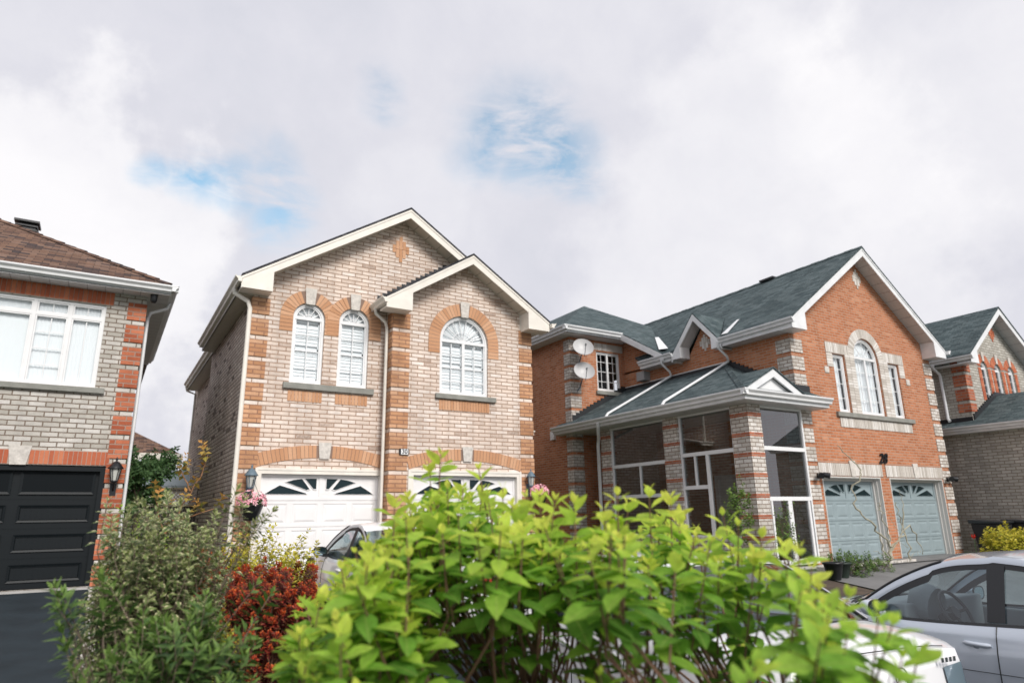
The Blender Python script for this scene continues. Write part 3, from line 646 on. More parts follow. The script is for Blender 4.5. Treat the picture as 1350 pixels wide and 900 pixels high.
    for i in range(n):
        a = A.lerp(H, i/n); b = A.lerp(H, (i+1.12)/n); s_ = V(.10, .10, -.055)/1; up = V(0, 0, .018+.006*(i % 2))
        cap.poly([a+V(-.13, 0, 0.0)+up, a+up+V(0, 0, .03), b+up+V(0, 0, .012), b+V(-.13, 0, 0)+up]); cap.poly([a+V(0, .13, 0)+up, b+V(0, .13, 0)+up, b+up+V(0, 0, .012), a+up+V(0, 0, .03)])
    cap.build('hip_cap', M_SHB, r_o)
    v = MB(); vx, vy, vz = -2.28, 18.6, 6.40; v.box(vx-.18, vx+.18, vy-.18, vy+.18, vz-.3, vz+.52)
    for k in range(5): v.box(vx-.22, vx+.22, vy-.22, vy+.22, vz+.10+k*.10, vz+.135+k*.10)
    v.box(vx-.25, vx+.25, vy-.25, vy+.25, vz+.60, vz+.65); v.box(vx-.15, vx+.15, vy-.15, vy+.15, vz+.5, vz+.60); v.build('roof_vent', M_BLACK, r_o)
    s = MB(); s.box(-7, ex, ey, 14.69, 4.42, 4.44); s.cur = 1; s.box(ux+.005, ex, 14.69, 21.4, 4.42, 4.44); s.build('soffit', [M_SOFW, M_SOFWY], t)
    f = MB(); gutter(f, (-7, ey, 4.47), (ex+.12, ey, 4.47), (0, -1, 0)); gutter(f, (ex, ey-.12, 4.47), (ex, 21.4, 4.47), (1, 0, 0)); f.box(-7, ex, ey-.0, ey+.02, 4.415, 4.59); f.box(ex-.02, ex, ey+.02, 21.4, 4.415, 4.59)
    f.build_split('gutter', M_ALUW, t)
    d = MB(); downpipe(d, [(ex+.03, 15.05, 4.46), (ex+.0, 15.05, 4.34), (ux+.10, 14.98, 4.18), (ux+.06, 14.95, 4.05), (ux+.06, 14.95, -1.05)], .045); d.build('downspout', M_ALUW, t)
    c = MB(); c.lathe((.45, 14.45, 4.30), [(.001, -.05), (.04, -.045), (.062, 0), (.065, .06), (.07, .12)], 12); c.build('eave_camera', M_BLACK, t)
    i = MB(); i.box(-7, ux-.02, 15.35, 15.4, base, eave); i.build('interior_backing', M_ROOM, t)
    lantern('black wall lantern on the red quoins beside the black garage door', pl, .19, .93, M_BLACK, 1.15)
house_left()

# ================================================================== HOUSE 30
def house_30():
    t = thing('brick_house', 'pink brick house with two gables and white arched garage doors, number 30', 'house', (5.5, 14, -1.2))
    pl, p2 = FR(14.0), FR(13.6); base = -1.25
    w1, w2, w3 = (3.09, 3.77, 2.80, 4.24), (4.09, 4.78, 2.80, 4.26), (6.37, 7.65, 2.76, 4.05)
    g1, g2 = (2.60, 5.24, -1.2, .98), (5.68, 8.50, -1.2, .98)
    X0, X1, AX, AZ, S = 2.25, 8.9, 5.57, 7.05, .645
    mb = MB()
    wall(mb, pl, [(X0, base), (5.26, base), (X1-.05, base), (X1-.05, AZ-S*(X1-.05-AX)), (AX, AZ), (X0, AZ-S*(AX-X0))], [arch(*w1), arch(*w2), seg_arch(g1[0], g1[1], g1[2], g1[3], .001)], .14)
    bx = 7.05; bz = 6.02
    wall(mb, p2, [(5.2, base), (X1, base), (X1, bz-S*(X1-bx)), (bx, bz), (5.2, bz-S*(bx-5.2))], [arch(*w3), seg_arch(g2[0], g2[1], g2[2], g2[3], .001)], .14)
    mb.poly([(5.2, 13.6, base), (5.2, 14, base), (5.2, 14, 4.83), (5.2, 13.6, 4.83)]); mb.poly([(X1, 13.6, base), (X1, 14, base), (X1, 14, 4.83), (X1, 13.6, 4.83)]); 
    mb.poly([(X1, 14, base), (X1, 26, base), (X1, 26, 4.83), (X1, 14, 4.83)])
    mb.build('wall', M_PINK, t)
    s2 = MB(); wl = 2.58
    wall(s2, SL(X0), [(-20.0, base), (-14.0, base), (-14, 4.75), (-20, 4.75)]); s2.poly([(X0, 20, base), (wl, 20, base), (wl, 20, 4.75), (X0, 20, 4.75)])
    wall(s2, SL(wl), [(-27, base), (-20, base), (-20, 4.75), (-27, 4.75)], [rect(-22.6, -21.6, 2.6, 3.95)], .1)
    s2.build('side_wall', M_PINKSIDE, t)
    window(t, SL(wl), -22.6, -21.6, 2.6, 3.95, mull=(-22.1,), back='curtain')
    ss = MB(); pbox(ss, SL(wl), -22.75, -21.45, 2.50, 2.59, -.06, .08); ss.build('window_sill', M_SILL, t)
    q = MB(); zt = 50/11; quoins(q, pl, X0, -1, zt, base, w=.345); quoins(q, p2, 5.2, -1, zt, base, w=.41, wr=.3); quoins(q, p2, X1, 1, zt, base, w=.36); q.build_split('corner_quoins', M_ORQ, t)
    # arches over windows
    a = MB(); ab = MB(); ks = MB(); 
    for (u0, u1, z0, zs), P, w_, legs, ci in ((w1, pl, .27, (-.32, -.32), 0), (w2, pl, .27, (-.32, -.32), 1), (w3, p2, .29, (-.30, -.30), 2)):
        c = (u0+u1)/2; r = (u1-u0)/2+.005; r1 = r+w_
        # clip the two small arches where they meet
        lo, hi = 0, PI
        kw = .17/(r+w_/2)/1.0
        voussoir(a, P, c, zs, r, r1, 0, PI, .085, skip=(PI/2-kw/2-.02, PI/2+kw/2+.02), proud=.014+.006*(ci == 1))
        ab.ring([P.P(c+r1*math.cos(PI*k/24), zs+r1*math.sin(PI*k/24), -.008-.002*ci) for k in range(25)]+[P.P(c-r1, zs-.3, -.008-.002*ci), P.P(c+r1, zs-.3, -.008-.002*ci)], [P.P(c+r*math.cos(PI*k/24), zs+r*math.sin(PI*k/24), -.008-.002*ci) for k in range(25)]+[P.P(c-r, zs-.3, -.008-.002*ci), P.P(c+r, zs-.3, -.008-.002*ci)], P.d*.006)
        for sg in (-1, 1):
            ua, ub = (c-r1, c-r) if sg < 0 else (c+r, c+r1)
            if sg > 0: a.cut()
            for k in range(4 if ci < 2 else 4): pbox(a, P, ua, ub, zs-.085*(k+1)+.005, zs-.085*k-.005, -.014-.006*(ci == 1), .02)
        ks.cut(); ab.cut(); ks.prism([P.P(c-.085, zs+r-.03, -.035), P.P(c+.085, zs+r-.03, -.035), P.P(c+.115, zs+r1+.05, -.035), P.P(c-.115, zs+r1+.05, -.035)], P.d*.06)
    # segmental arches over the garages
    for (u0, u1, z0, zs), P in ((g1, pl), (g2, p2)):
        h = (u1-u0)/2+.02; rise = .21; rr = (h*h+rise*rise)/(2*rise); zc = 1.04+rise-rr; an = math.asin(h/rr)
        c = (u0+u1)/2; kw = .20/rr
        voussoir(a, P, c, zc, rr, rr+.26, PI/2-an, PI/2+an, .083, skip=(PI/2-kw*.55, PI/2+kw*.55), proud=.014)
        n = 20; lo = [P.P(c+rr*math.cos(PI/2-an+2*an*k/n), zc+rr*math.sin(PI/2-an+2*an*k/n), -.008) for k in range(n+1)]; hi = [P.P(c+(rr+.26)*math.cos(PI/2-an+2*an*k/n), zc+(rr+.26)*math.sin(PI/2-an+2*an*k/n), -.008) for k in range(n+1)]
        ab.grid([lo, hi])
        zt_ = zc+rr; ks.cut(); ab.cut(); ks.prism([P.P(c-.095, zt_-.01, -.035), P.P(c+.095, zt_-.01, -.035), P.P(c+.125, zt_+.31, -.035), P.P(c-.125, zt_+.31, -.035)], P.d*.06)
    # aprons under sills and the diamond
    soldier(a, pl, 3.08, 3.80, 2.40, 2.63, proud=.014); soldier(a, pl, 4.08, 4.80, 2.40, 2.63, proud=.014); soldier(a, p2, 6.36, 7.68, 2.38, 2.62, proud=.014)
    a.cut()
    for i, hh in enumerate((.10, .22, .33, .22, .10)):
        u = 5.49+(i-2)*.085; 
        for sgn in (0, 1): pbox(a, pl, u-.038, u+.038, 6.26-hh+sgn*hh+.004, 6.26+sgn*hh-.004, -.014, .02)
    a.build_split('brick_arch', M_ARCHOR, t); ab.build_split('mortar_bed', M_MORTAR, t); ks.build_split('keystone', M_KEY, t, bevel=.01)
    def mun(u0, u1, z0, z1, n): c = (u0+u1)/2; return [(c, z0+.08, z1-.04)], [(z0+(z1-z0)*k/n, u0+.08, u1-.08) for k in range(1, n)]
    for w_ in (w1, w2):
        mu, mv = mun(w_[0], w_[1], w_[2], w_[3], 4); window(t, pl, *w_, archk=True, muntu=mu, muntv=mv, sun=6)
    c = (w3[0]+w3[1])/2; mu = [((w3[0]+c)/2+.01, w3[2]+.08, w3[3]-.04), ((w3[1]+c)/2-.01, w3[2]+.08, w3[3]-.04)]; mv = [(w3[2]+(w3[3]-w3[2])*k/4, w3[0]+.08, w3[1]-.08) for k in (1, 2, 3)]
    window(t, p2, *w3, archk=True, mull=(c,), muntu=mu, muntv=mv, sun=9)
    s = MB(); pbox(s, pl, 2.97, 4.93, 2.66, 2.79, -.07, .1); s.build('window_sill', M_SILL, t, bevel=.008); s = MB(); pbox(s, p2, 6.26, 7.84, 2.64, 2.755, -.07, .1); s.build('window_sill', M_SILL, t, bevel=.008)
    # garage doors in recessed trim
    for (u0, u1, z0, z1), P in ((g1, pl), (g2, p2)):
        f = MB(); f.ring([P.P(*p, -.02) for p in rect(u0-.01, u1+.01, z0, z1+.02)], [P.P(*p, -.02) for p in rect(u0+.09, u1-.09, z0, z1-.07)], P.d*.14); f.ring([P.P(*p, -.03) for p in rect(u0-.035, u1+.035, z0, z1+.045)], [P.P(*p, -.03) for p in rect(u0+.02, u1-.02, z0, z1-.0)], P.d*.03)
        f.build('door_trim', M_CREAM, t); garage_door(t, P, u0+.09, u1-.09, z0+.02, z1-.07, M_WGAR, 4, .10)
    # roofs
    yb = 26.0; o = .30; ztop = lambda X: 7.22-S*abs(X-AX)
    rf = MB(); e0, e1 = 1.93, 9.22; F = 13.58
    for (xe, yend) in ((e0, 19.6), (e1, yb)): 
        slab(rf, [(xe, F, ztop(xe)), (AX, F, ztop(AX)), (AX, yend, ztop(AX)), (xe, yend, ztop(xe))], .05)
    slab(rf, [(2.22, 19.6, ztop(2.22)), (AX, 19.6, ztop(AX)), (AX, yb, ztop(AX)), (2.22, yb, ztop(2.22))], .05)
    z2 = lambda X: 6.19-S*abs(X-bx)
    slab(rf, [(4.86, 13.18, z2(4.86)), (bx, 13.18, z2(bx)), (bx, 14.0, z2(bx)), (4.86, 14.0, z2(4.86))], .05); slab(rf, [(9.24, 13.18, z2(9.24)), (bx, 13.18, z2(bx)), (bx, 17, z2(bx)), (9.24, 17, z2(9.24))], .05)
    rf.build('roof', M_SHK, t)
    fl = MB(); stepped_flashing(fl, pl, (4.95, z2(4.95)+.0), (6.72, z2(6.72)+.0), .115, .10, .014); fl.build_split('step_flashing', M_FLASH, t)
    # fascia (barge boards), returns, soffits
    fa = MB(); so_ = MB()
    def gable(y, yw, cx, zf, xl, xr, wd=.20, ret=.62, cut=None):
        for sg, xe in ((-1, xl), (1, xr)):
            top = lambda X: zf(X)-.055; fa.cut()
            fa.prism([(xe, y, top(xe)), (cx, y, top(cx)), (cx, y, top(cx)-wd*1.1), (xe, y, top(xe)-wd)], (0, .025, 0))
            fa.prism([(xe, y-.012, top(xe)+.0), (cx, y-.012, top(cx)+.0), (cx, y-.012, top(cx)-.05), (xe, y-.012, top(xe)-.05)], (0, .012, 0))
            # sloping soffit
            so_.prism([(xe, y+.025, top(xe)-wd+.01), (cx, y+.025, top(cx)-wd+.01), (cx, y+.025, top(cx)-wd+.03), (xe, y+.025, top(xe)-wd+.03)], (0, yw-y-.027, 0))
            # boxed eave return
            xi = xe - sg*ret; zb = top(xe)-wd-.03
            fa.prism([(xe, y-.004, zb), (xi, y-.004, zb), (xi, y-.004, top(xi)-.12), (xe, y-.004, top(xe)-.12)], (0, yw-y+.0, 0))
    gable(13.6, 14.0, AX, ztop, e0, 9.2); gable(13.2, 13.6, bx, z2, 4.88, 9.22)
    fa.build_split('fascia', M_CREAM, t); 
    sh = MB(); zsf = ztop(e0)-.30
    sh.cur = 0; sh.box(e0, X0-.005, 14.0, 19.6, zsf, zsf+.02); sh.box(2.22, wl-.005, 19.6, 26, zsf-.0, zsf+.02); sh.build('soffit', M_SOFCY, t)
    so_.build('gable_soffit', M_SOFC, t)
    gu = MB(); ge = ztop(e0)-.05
    gutter(gu, (e0, 13.5, ge-.15), (e0, 19.6, ge-.15), (-1, 0, 0), .13, .13); gutter(gu, (2.22, 19.6, ge-.15), (2.22, 26, ge-.15), (-1, 0, 0), .13, .13); gu.box(e0, e0+.02, 13.6, 19.6, zsf, ge-.02); gu.box(e0, X0-.01, 19.58, 19.6, zsf, ge+.1); gu.box(2.22, 2.24, 19.6, 26, zsf, ge-.02)
    g2z = z2(4.88)-.20; gutter(gu, (4.88, 13.1, g2z), (4.88, 13.97, g2z), (-1, 0, 0), .13, .13); g3z = z2(9.22)-.20; gutter(gu, (9.24, 13.1, g3z), (9.24, 17, g3z), (1, 0, 0), .13, .13); gu.build_split('gutter', M_CREAM, t)
    for pts in ([(1.87, 14.0, ge-.15), (1.87, 13.98, ge-.26), (2.14, 13.93, ge-.42), (2.19, 13.93, ge-.56), (2.19, 13.93, -1.1)], [(4.83, 13.75, g2z+.02), (4.84, 13.75, g2z-.10), (5.08, 13.78, g2z-.26), (5.13, 13.80, g2z-.38), (5.13, 13.80, -1.1)], [(9.3, 14.6, g3z), (9.28, 14.6, g3z-.12), (9.0, 14.6, g3z-.2), (8.97, 14.6, -1.1)], [(2.16, 25.8, ge-.15), (2.2, 25.8, ge-.3), (2.5, 25.9, ge-.4), (2.5, 25.9, -1.1)]):
        d = MB(); downpipe(d, pts, .05); d.build('downspout', M_CREAM, t)
    sp = MB(); gutter(sp, (8.92, 13.2+1.2, 2.02), (8.92+.5, 13.2+1.2, 2.02), (0, -1, 0), .12, .12); sp.prism([(8.92, 14.4, 2.14), (9.42, 14.4, 2.14), (9.3, 15.4, 2.35), (8.92, 15.4, 2.35)], (0, 0, -.05)); sp.build('side_canopy', M_CREAM, t)
    i = MB(); i.box(X0+.02, 5.1, 14.6, 14.65, base, 5); i.box(5.22, X1-.02, 14.2, 14.25, base, 5); i.build('interior_backing', M_ROOM, t)
    # number plate
    n = thing('number_plate', 'small white plate reading 30 in black frame between garage arches', 'sign', (5.53, 13.6, 1.40))
    b = MB(); pbox(b, p2, 5.42, 5.64, 1.33, 1.47, -.045, -.019); b.build('frame', M_BLACK, n, bevel=.008); b = MB(); pbox(b, p2, 5.455, 5.62, 1.342, 1.458, -.050, -.044); b.build('plate', mat('sign_white', (.8, .8, .8), .4), n)
    text(n, '30', p2, 5.537, 1.40, .135, M_BLACK, .002, 0, .052, 'numerals', .002)
    lantern('grey blue wall lantern above the pink flower basket, left of the white garage door', FR(13.98), 2.47, .80, M_PATINA, 1.15)
    lantern('grey blue wall lantern at the right corner of the pink house behind the bush', p2, 8.72, .86, M_PATINA, 1.05)
house_30()

# ================================================================== HOUSE 28
def house_28():
    t = thing('brick_house', 'orange brick house with green grey roof, blue garage doors and number 28', 'house', (17.7, 10.1, -1.2))
    pl = FR(10.1); base = -1.35; X0, X1, AX, S = 14.45, 21.1, 17.68, .71; zr = lambda X: 7.27-S*abs(X-AX)
    cw = (17.17, 18.30, 2.50, 4.08); lw = (16.18, 16.70, 2.50, 4.06); rw = (18.78, 19.30, 2.50, 4.06)
    g1, g2 = (15.02, 17.52, -1.22, .84), (17.94, 20.62, -1.22, .84)
    mb = MB(); wall(mb, pl, [(X0, base), (X1, base), (X1, zr(X1)-.12), (AX, zr(AX)-.12), (X0, zr(X0)-.12)], [arch(*cw), rect(*lw), rect(*rw), rect(*g1), rect(*g2)], .12)
    sl = SL(X0)
    # side wall with little gable; window opening onto the porch
    wall(mb, sl, [(-16.4, base), (-10.1, base), (-10.1, 4.55), (-12.25, 4.55), (-12.85, 5.35), (-13.45, 4.55), (-16.4, 4.55)], [rect(-12.9, -12.0, -1.2, .95)], .12)
    wing = FR(16.4); wx = 12.2; wz = 5.62
    wall(mb, wing, [(wx, base), (14.45, base), (14.45, wz), (wx, wz)], [rect(13.28, 14.26, 3.88, 5.18)], .12)
    wall(mb, SL(wx), [(-30, base), (-16.4, base), (-16.4, wz), (-30, wz)])
    mb.poly([(X0, 16.4, 4.5), (X0, 14.2, 4.5), (X0, 14.2, 4.6), (X0, 16.4, 5.9)])
    mb.poly([(X1, 10.1, base), (X1, 24, base), (X1, 24, 4.7), (X1, 10.1, 4.7)]); mb.build('wall', M_RED, t)
    ms = MB(); 
    q = MB(); zt = 47/11; quoins(q, pl, X0, -1, zt, base, w=.46, wr=.42); quoins(q, pl, X1, 1, zt, base, w=.42, wr=.3); quoins(q, wing, wx, -1, 5.43, base, w=.40, wr=.3); q.build_split('corner_quoins', M_WHITEQ, t)
    a = MB(); bed = MB()
    c = (cw[0]+cw[1])/2; r = (cw[1]-cw[0])/2+.005
    voussoir(a, pl, c, cw[3], r, r+.27, 0, PI, .075, proud=.014)
    bed.ring([pl.P(c+(r+.27)*math.cos(PI*k/24), cw[3]+(r+.27)*math.sin(PI*k/24), -.008) for k in range(25)], [pl.P(c+r*math.cos(PI*k/24), cw[3]+r*math.sin(PI*k/24), -.008) for k in range(25)], pl.d*.006)
    for ua, ub in ((16.72, 17.15), (18.32, 18.76)):
        a.cut(); bed.cut(); z = 2.50
        while z < 4.05:
            pbox(a, pl, ua, (ua+ub)/2-.005, z+.004, z+.072, -.014, .02); pbox(a, pl, (ua+ub)/2+.005, ub, z+.004, z+.072, -.014, .02); z += .0758
        pbox(bed, pl, ua, ub, 2.5, 4.08, -.008, 0)
    soldier(a, pl, 15.90, 16.93, 4.07, 4.36, proud=.014); soldier(a, pl, 18.55, 19.58, 4.07, 4.36, proud=.014)
    for ua, ub in ((15.90, 16.16), (19.32, 19.58)):
        a.cut()
        for k in range(5): pbox(a, pl, ua, ub, 4.06-.0758*(k+1)+.004, 4.06-.0758*k-.004, -.014, .02)
    pbox(bed, pl, 15.9, 16.90, 4.06, 4.365, -.006, 0); pbox(bed, pl, 18.57, 19.58, 4.06, 4.365, -.006, 0)
    soldier(a, pl, 16.12, 19.50, 2.10, 2.36, proud=.014); pbox(bed, pl, 16.11, 19.51, 2.095, 2.365, -.008, 0)
    soldier(a, pl, 14.93, 17.66, .86, 1.17, proud=.014); soldier(a, pl, 17.83, 20.72, .86, 1.17, proud=.014); pbox(bed, pl, 14.92, 17.67, .85, 1.18, -.008, 0); pbox(bed, pl, 17.82, 20.73, .85, 1.18, -.008, 0)
    a.cut()
    for i, hh in enumerate((.10, .20, .30, .20, .10)):
        u = 17.87+(i-2)*.078
        for sgn in (0, 1): pbox(a, pl, u-.035, u+.035, 6.45-hh+sgn*hh+.004, 6.45+sgn*hh-.004, -.014, .02)
    a.cut()
    for i, hh in enumerate((.08, .17, .25, .17, .08)):
        u = -12.85+(i-2)*.078
        for sgn in (0, 1): pbox(a, sl, u-.035, u+.035, 4.78-hh+sgn*hh+.004, 4.78+sgn*hh-.004, -.014, .02)
    soldier(a, wing, 13.2, 14.4, 5.22, 5.46, proud=.014)
    a.build_split('brick_trim', M_ARCHWH, t); bed.build_split('mortar_bed', M_MORTAR, t)
    k = MB()
    for u in (15.75, 19.60): pbox(k, pl, u, u+.18, 3.50, 3.67, -.02, .02)
    for u in (16.33, 19.28): k.prism([pl.P(u-.08, .86, -.03), pl.P(u+.08, .86, -.03), pl.P(u+.12, 1.24, -.03), pl.P(u-.12, 1.24, -.03)], pl.d*.05)
    k.build_split('keystone', M_KEY, t, bevel=.008)
    s = MB(); pbox(s, pl, 15.99, 19.62, 2.37, 2.49, -.07, .1); s.build('window_sill', M_SILL, t, bevel=.008); s = MB(); pbox(s, wing, 13.2, 14.42, 3.75, 3.87, -.07, .1); s.build('window_sill', M_SILL, t, bevel=.008)
    def grid(u0, u1, z0, z1, nu, nz): return [(u0+(u1-u0)*i/nu, z0+.08, z1-.06) for i in range(1, nu)], [(z0+(z1-z0)*i/nz, u0+.07, u1-.07) for i in range(1, nz)]
    for w_ in (lw, rw):
        mu, mv = grid(*w_, 2, 4); window(t, pl, *w_, muntu=mu, muntv=mv, back='curtain')
    mu = [((cw[0]+c)/2, 2.58, 4.05), ((cw[1]+c)/2, 2.58, 4.05)]; mv = grid(*cw, 2, 4)[1]; window(t, pl, *cw, archk=True, mull=(c,), muntu=mu, muntv=mv, back='curtain', sun=4)
    mu = [(13.28+.98*k/4, 3.95, 5.1) for k in (1, 3)]; mv = [(3.88+1.3*k/4, 13.35, 14.19) for k in (1, 2, 3)]; window(t, wing, 13.28, 14.26, 3.88, 5.18, mull=(13.77,), muntu=mu, muntv=mv, back=None)
    for (u0, u1, z0, z1) in (g1, g2):
        f = MB()
        for (d0, d1, tt) in ((-.01, .08, .03), (.08, .16, .06), (.16, .25, .10)):
            f.ring([pl.P(*p, d0) for p in rect(u0-.001, u1+.001, z0, z1+.001)], [pl.P(*p, d0) for p in rect(u0+tt, u1-tt, z0, z1-tt)], pl.d*(d1-d0-.001))
        f.build('door_trim', M_GREYVINYL, t); garage_door(t, pl, u0+.10, u1-.10, z0+.02, z1-.10, M_BGAR, 4, .22)
    # ---- roofs
    rf = MB(); F = 9.68; el, er = 14.05, 21.32
    slab(rf, [(el, F, zr(el)), (el, 11.88, zr(el)), (el+1.36, 12.85, zr(el+1.36)), (el, 13.82, zr(el)), (el, 15.2, zr(el)), (AX, 21, zr(AX)), (AX, F, zr(AX))], .05); slab(rf, [(er, F, zr(er)), (AX, F, zr(AX)), (AX, 21, zr(AX)), (er, 21, zr(er))], .05)
    cx, cy, cz, hs, tt = 11.78, 15.98, 5.80, .60, 3.55
    C0 = V(cx, cy, cz); H = V(cx+tt, cy+tt, cz+hs*tt); slab(rf, [C0, (18.9, cy, cz), (cx+tt, cy+tt, cz+hs*tt)], .05); slab(rf, [C0, H, (cx+tt, 34, cz+hs*tt), (cx, 34, cz)], .05); rf.prism([(13.98, cy, cz), (13.98, 14.05, cz+hs*(14.05-cy)), (15.9, cy, cz)], (0, 0, -.05)); slab(rf, [H, (18.9, cy, cz), (18.9, 34, cz), (cx+tt, 34, cz+hs*tt)], .05)
    # small gable on the side wall: faces -x, ridge runs +x
    gy, gw, gx0, gz0 = 12.85, .95, 14.02, 5.62
    depth = 1.5
    zg = lambda y: gz0 - 1.12*abs(y-gy)
    for sg in (-1, 1): slab(rf, [(gx0, gy, gz0), (gx0, gy+sg*gw, zg(gy+gw)), (gx0+.1, gy+sg*gw, zg(gy+gw)), (gx0+depth, gy, gz0)], .04)
    ro = rf.build('roof', M_SHG, t)
    # ridge caps
    cp = MB()
    for i in range(40):
        y0 = F+i*.27; 
        if y0 > 20: break
        for sg in (-1, 1): cp.prism([(AX, y0, zr(AX)+.022+.008*(i % 2)), (AX+sg*.13, y0, zr(AX+.13)+.022+.008*(i % 2)), (AX+sg*.13, y0+.27, zr(AX+.13)+.022+.008*(i % 2)), (AX, y0+.27, zr(AX)+.022+.008*(i % 2))], (0, 0, -.012))
    cp.build('ridge_cap', M_SHG, ro)
    rv = MB()
    for (x, y, z) in ((17.75, 12.8, 6.93), (12.9, 20.0, 6.5), (12.9, 22.5, 6.5), (13.3, 25.5, 6.75)):
        rv.hexa([(x-.2+a*.42, y-.2+b*.42, z-.15+c_*(.30+.25*a)) for a in (0, 1) for b in (0, 1) for c_ in (0, 1)]); rv.box(x-.26, x+.26, y-.26, y+.26, z+.30, z+.36)
    rv.build_split('roof_vent', M_BLACK, ro)
    vf = MB()   # white metal valleys
    zl = lambda y: cz+hs*(y-cy)
    def val(y): # valley where front slope of the wing meets the left slope of the gable roof
        x = AX-(7.27-zl(y))/S; return V(x, y, zl(y)+.025)
    a0, b0 = val(14.15), val(15.9); vf.poly([a0+V(-.02, .16, .13), a0+V(.16, -.05, .14), b0+V(.06, -.03, .05), b0+V(-.02, .06, .05)])
    vf.cut(); vf.poly([(14.07, 11.70, zr(14.07)+.03), (14.07, 11.92, zr(14.07)+.04), (14.85, 11.96, zr(14.85)+.04), (14.85, 11.88, zr(14.85)+.03)])
    vf.build_split('valley_flashing', M_ALUW, ro)
    # fascias
    fa = MB(); so_ = MB(); wd = .20
    top = lambda X: zr(X)-.055
    for sg, xe in ((-1, el), (1, er)):
        fa.cut()
        fa.prism([(xe, 9.7, top(xe)), (AX, 9.7, top(AX)), (AX, 9.7, top(AX)-wd*1.15), (xe, 9.7, top(xe)-wd)], (0, .025, 0)); fa.prism([(xe, 9.688, top(xe)), (AX, 9.688, top(AX)), (AX, 9.688, top(AX)-.05), (xe, 9.688, top(xe)-.05)], (0, .012, 0))
        so_.prism([(xe, 9.725, top(xe)-wd+.01), (AX, 9.725, top(AX)-wd+.01), (AX, 9.725, top(AX)-wd+.03), (xe, 9.725, top(xe)-wd+.03)], (0, .372, 0))
        xi = xe-sg*.58; fa.prism([(xe, 9.696, top(xe)-wd-.04), (xi, 9.696, top(xe)-wd-.04), (xi, 9.696, top(xi)-.12), (xe, 9.696, top(xe)-.12)], (0, .40, 0))
    gu = MB(); ge = top(el)-.13; zs = top(el)-wd-.03
    for (ya, yb) in ((9.6, 11.95), (13.75, 15.2)):
        gutter(gu, (el, ya, ge), (el, yb, ge), (-1, 0, 0), .13, .13); gu.box(el-.003, el+.02, ya+.1, yb, zs, ge+.115)
    gutter(gu, (11.78-.12, cy, cz-.19), (14.0, cy, cz-.19), (0, -1, 0), .14, .13); gutter(gu, (11.78, cy-.12, cz-.19), (11.78, 34, cz-.19), (-1, 0, 0), .14, .13); gu.box(11.8, 14.0, cy, cy+.02, cz-.26, cz-.06); gu.box(11.78, 11.8, cy, 34, cz-.26, cz-.06)
    gutter(gu, (er, 9.6, ge), (er, 20, ge), (1, 0, 0), .13, .13)
    gu.build_split('gutter', M_ALUW, t)
    fa.cut()
    # rake joining wing eave down to side eave
    fa.prism([(13.96, cy-.0, cz-.04), (13.96, cy-.0, cz-.25), (13.96, 14.08, cz+hs*(14.08-cy)-.22), (13.96, 14.08, cz+hs*(14.08-cy)-.03)], (.025, 0, 0))
    fa.prism([(gx0, gy, gz0-.04), (gx0, gy-gw, zg(gy+gw)-.04), (gx0, gy-gw, zg(gy+gw)-.22), (gx0, gy, gz0-.24)], (.025, 0, 0)); fa.prism([(gx0, gy, gz0-.04), (gx0, gy+gw, zg(gy+gw)-.04), (gx0, gy+gw, zg(gy+gw)-.22), (gx0, gy, gz0-.24)], (.025, 0, 0))
    for sg in (-1, 1):
        fa.cut(); so_.cut(); zb_ = top(el)-wd-.03
        fa.prism([(gx0-.003, gy+sg*gw, zb_), (gx0-.003, gy+sg*(gw-.36), zb_), (gx0-.003, gy+sg*(gw-.36), zg(gy+gw-.36)-.15), (gx0-.003, gy+sg*gw, zg(gy+gw)-.08)], (.40, 0, 0))
        so_.prism([(gx0+.025, gy, gz0-.22), (gx0+.025, gy+sg*gw, zg(gy+gw)-.22), (gx0+.025, gy+sg*gw, zg(gy+gw)-.20), (gx0+.025, gy, gz0-.20)], (.40, 0, 0))
    fa.build_split('fascia', M_ALUW, t); so_.build('gable_soffit', M_SOFW, t)
    sf = MB(); sf.box(el, X0-.003, 10.1, 12.0, zs, zs+.02); sf.box(el, X0-.003, 13.7, 15.2, zs, zs+.02); sf.box(11.8, wx-.003, cy, 34, cz-.26, cz-.24); sf.box(wx, 14.4, cy, 16.397, cz-.26, cz-.24); sf.build('soffit', M_SOFWY, t)
    # ---- downspouts running over the porch roof
    prz = lambda x: 2.66+ (x-11.9)*.515
    for yy, yq in ((14.2, 14.45), (12.0, 12.2)):
        d = MB(); downpipe(d, [(el-.06, yy, ge+.03), (el-.06, yy, ge-.12), (X0-.16, yy-.02, ge-.34), (X0-.10, yy, ge-.46), (X0-.10, yy, prz(X0-.1)+.12), (X0-.22, yq-.03, prz(X0-.22)+.06), (12.02, yq, prz(12.0)+.07), (11.90, yq, prz(11.88)-.02)], .045); d.build('downspout', M_ALUW, t)
    # ---- porch (sunroom) under the lean-to roof
    px, fy = 12.4, 9.98; pz = 2.42; pb = -1.2
    P1 = Pl((px, 0, 0), (0, -1, 0), (1, 0, 0)); P2 = FR(fy)
    pil = MB()
    for (x0, x1, y0, y1) in ((px, px+.45, fy, fy+.50), (px, px+.25, 12.20, 12.72), (px, px+.25, 14.90, 15.30)):
        pil.cut(); pil.cur = 0; pil.box(x0, x1, y0, y1, pb-.15, pz); z = 2.14; pil.cur = 1
        while z > pb: pil.box(x0-.006, x1+.006, y0-.006, y1+.006, z, z+.085); z -= 5/11
        pil.cur = 0
        if y0 > 14: pil.box(px+.25, 14.44, 15.10, 15.30, pb-.15, pz)
        elif y0 < 11: pil.box(px+.02, px+.22, fy+.5, 12.2, pb-.15, -.55)
        else: pil.box(px+.02, px+.22, 12.72, 14.9, pb-.15, -.55)
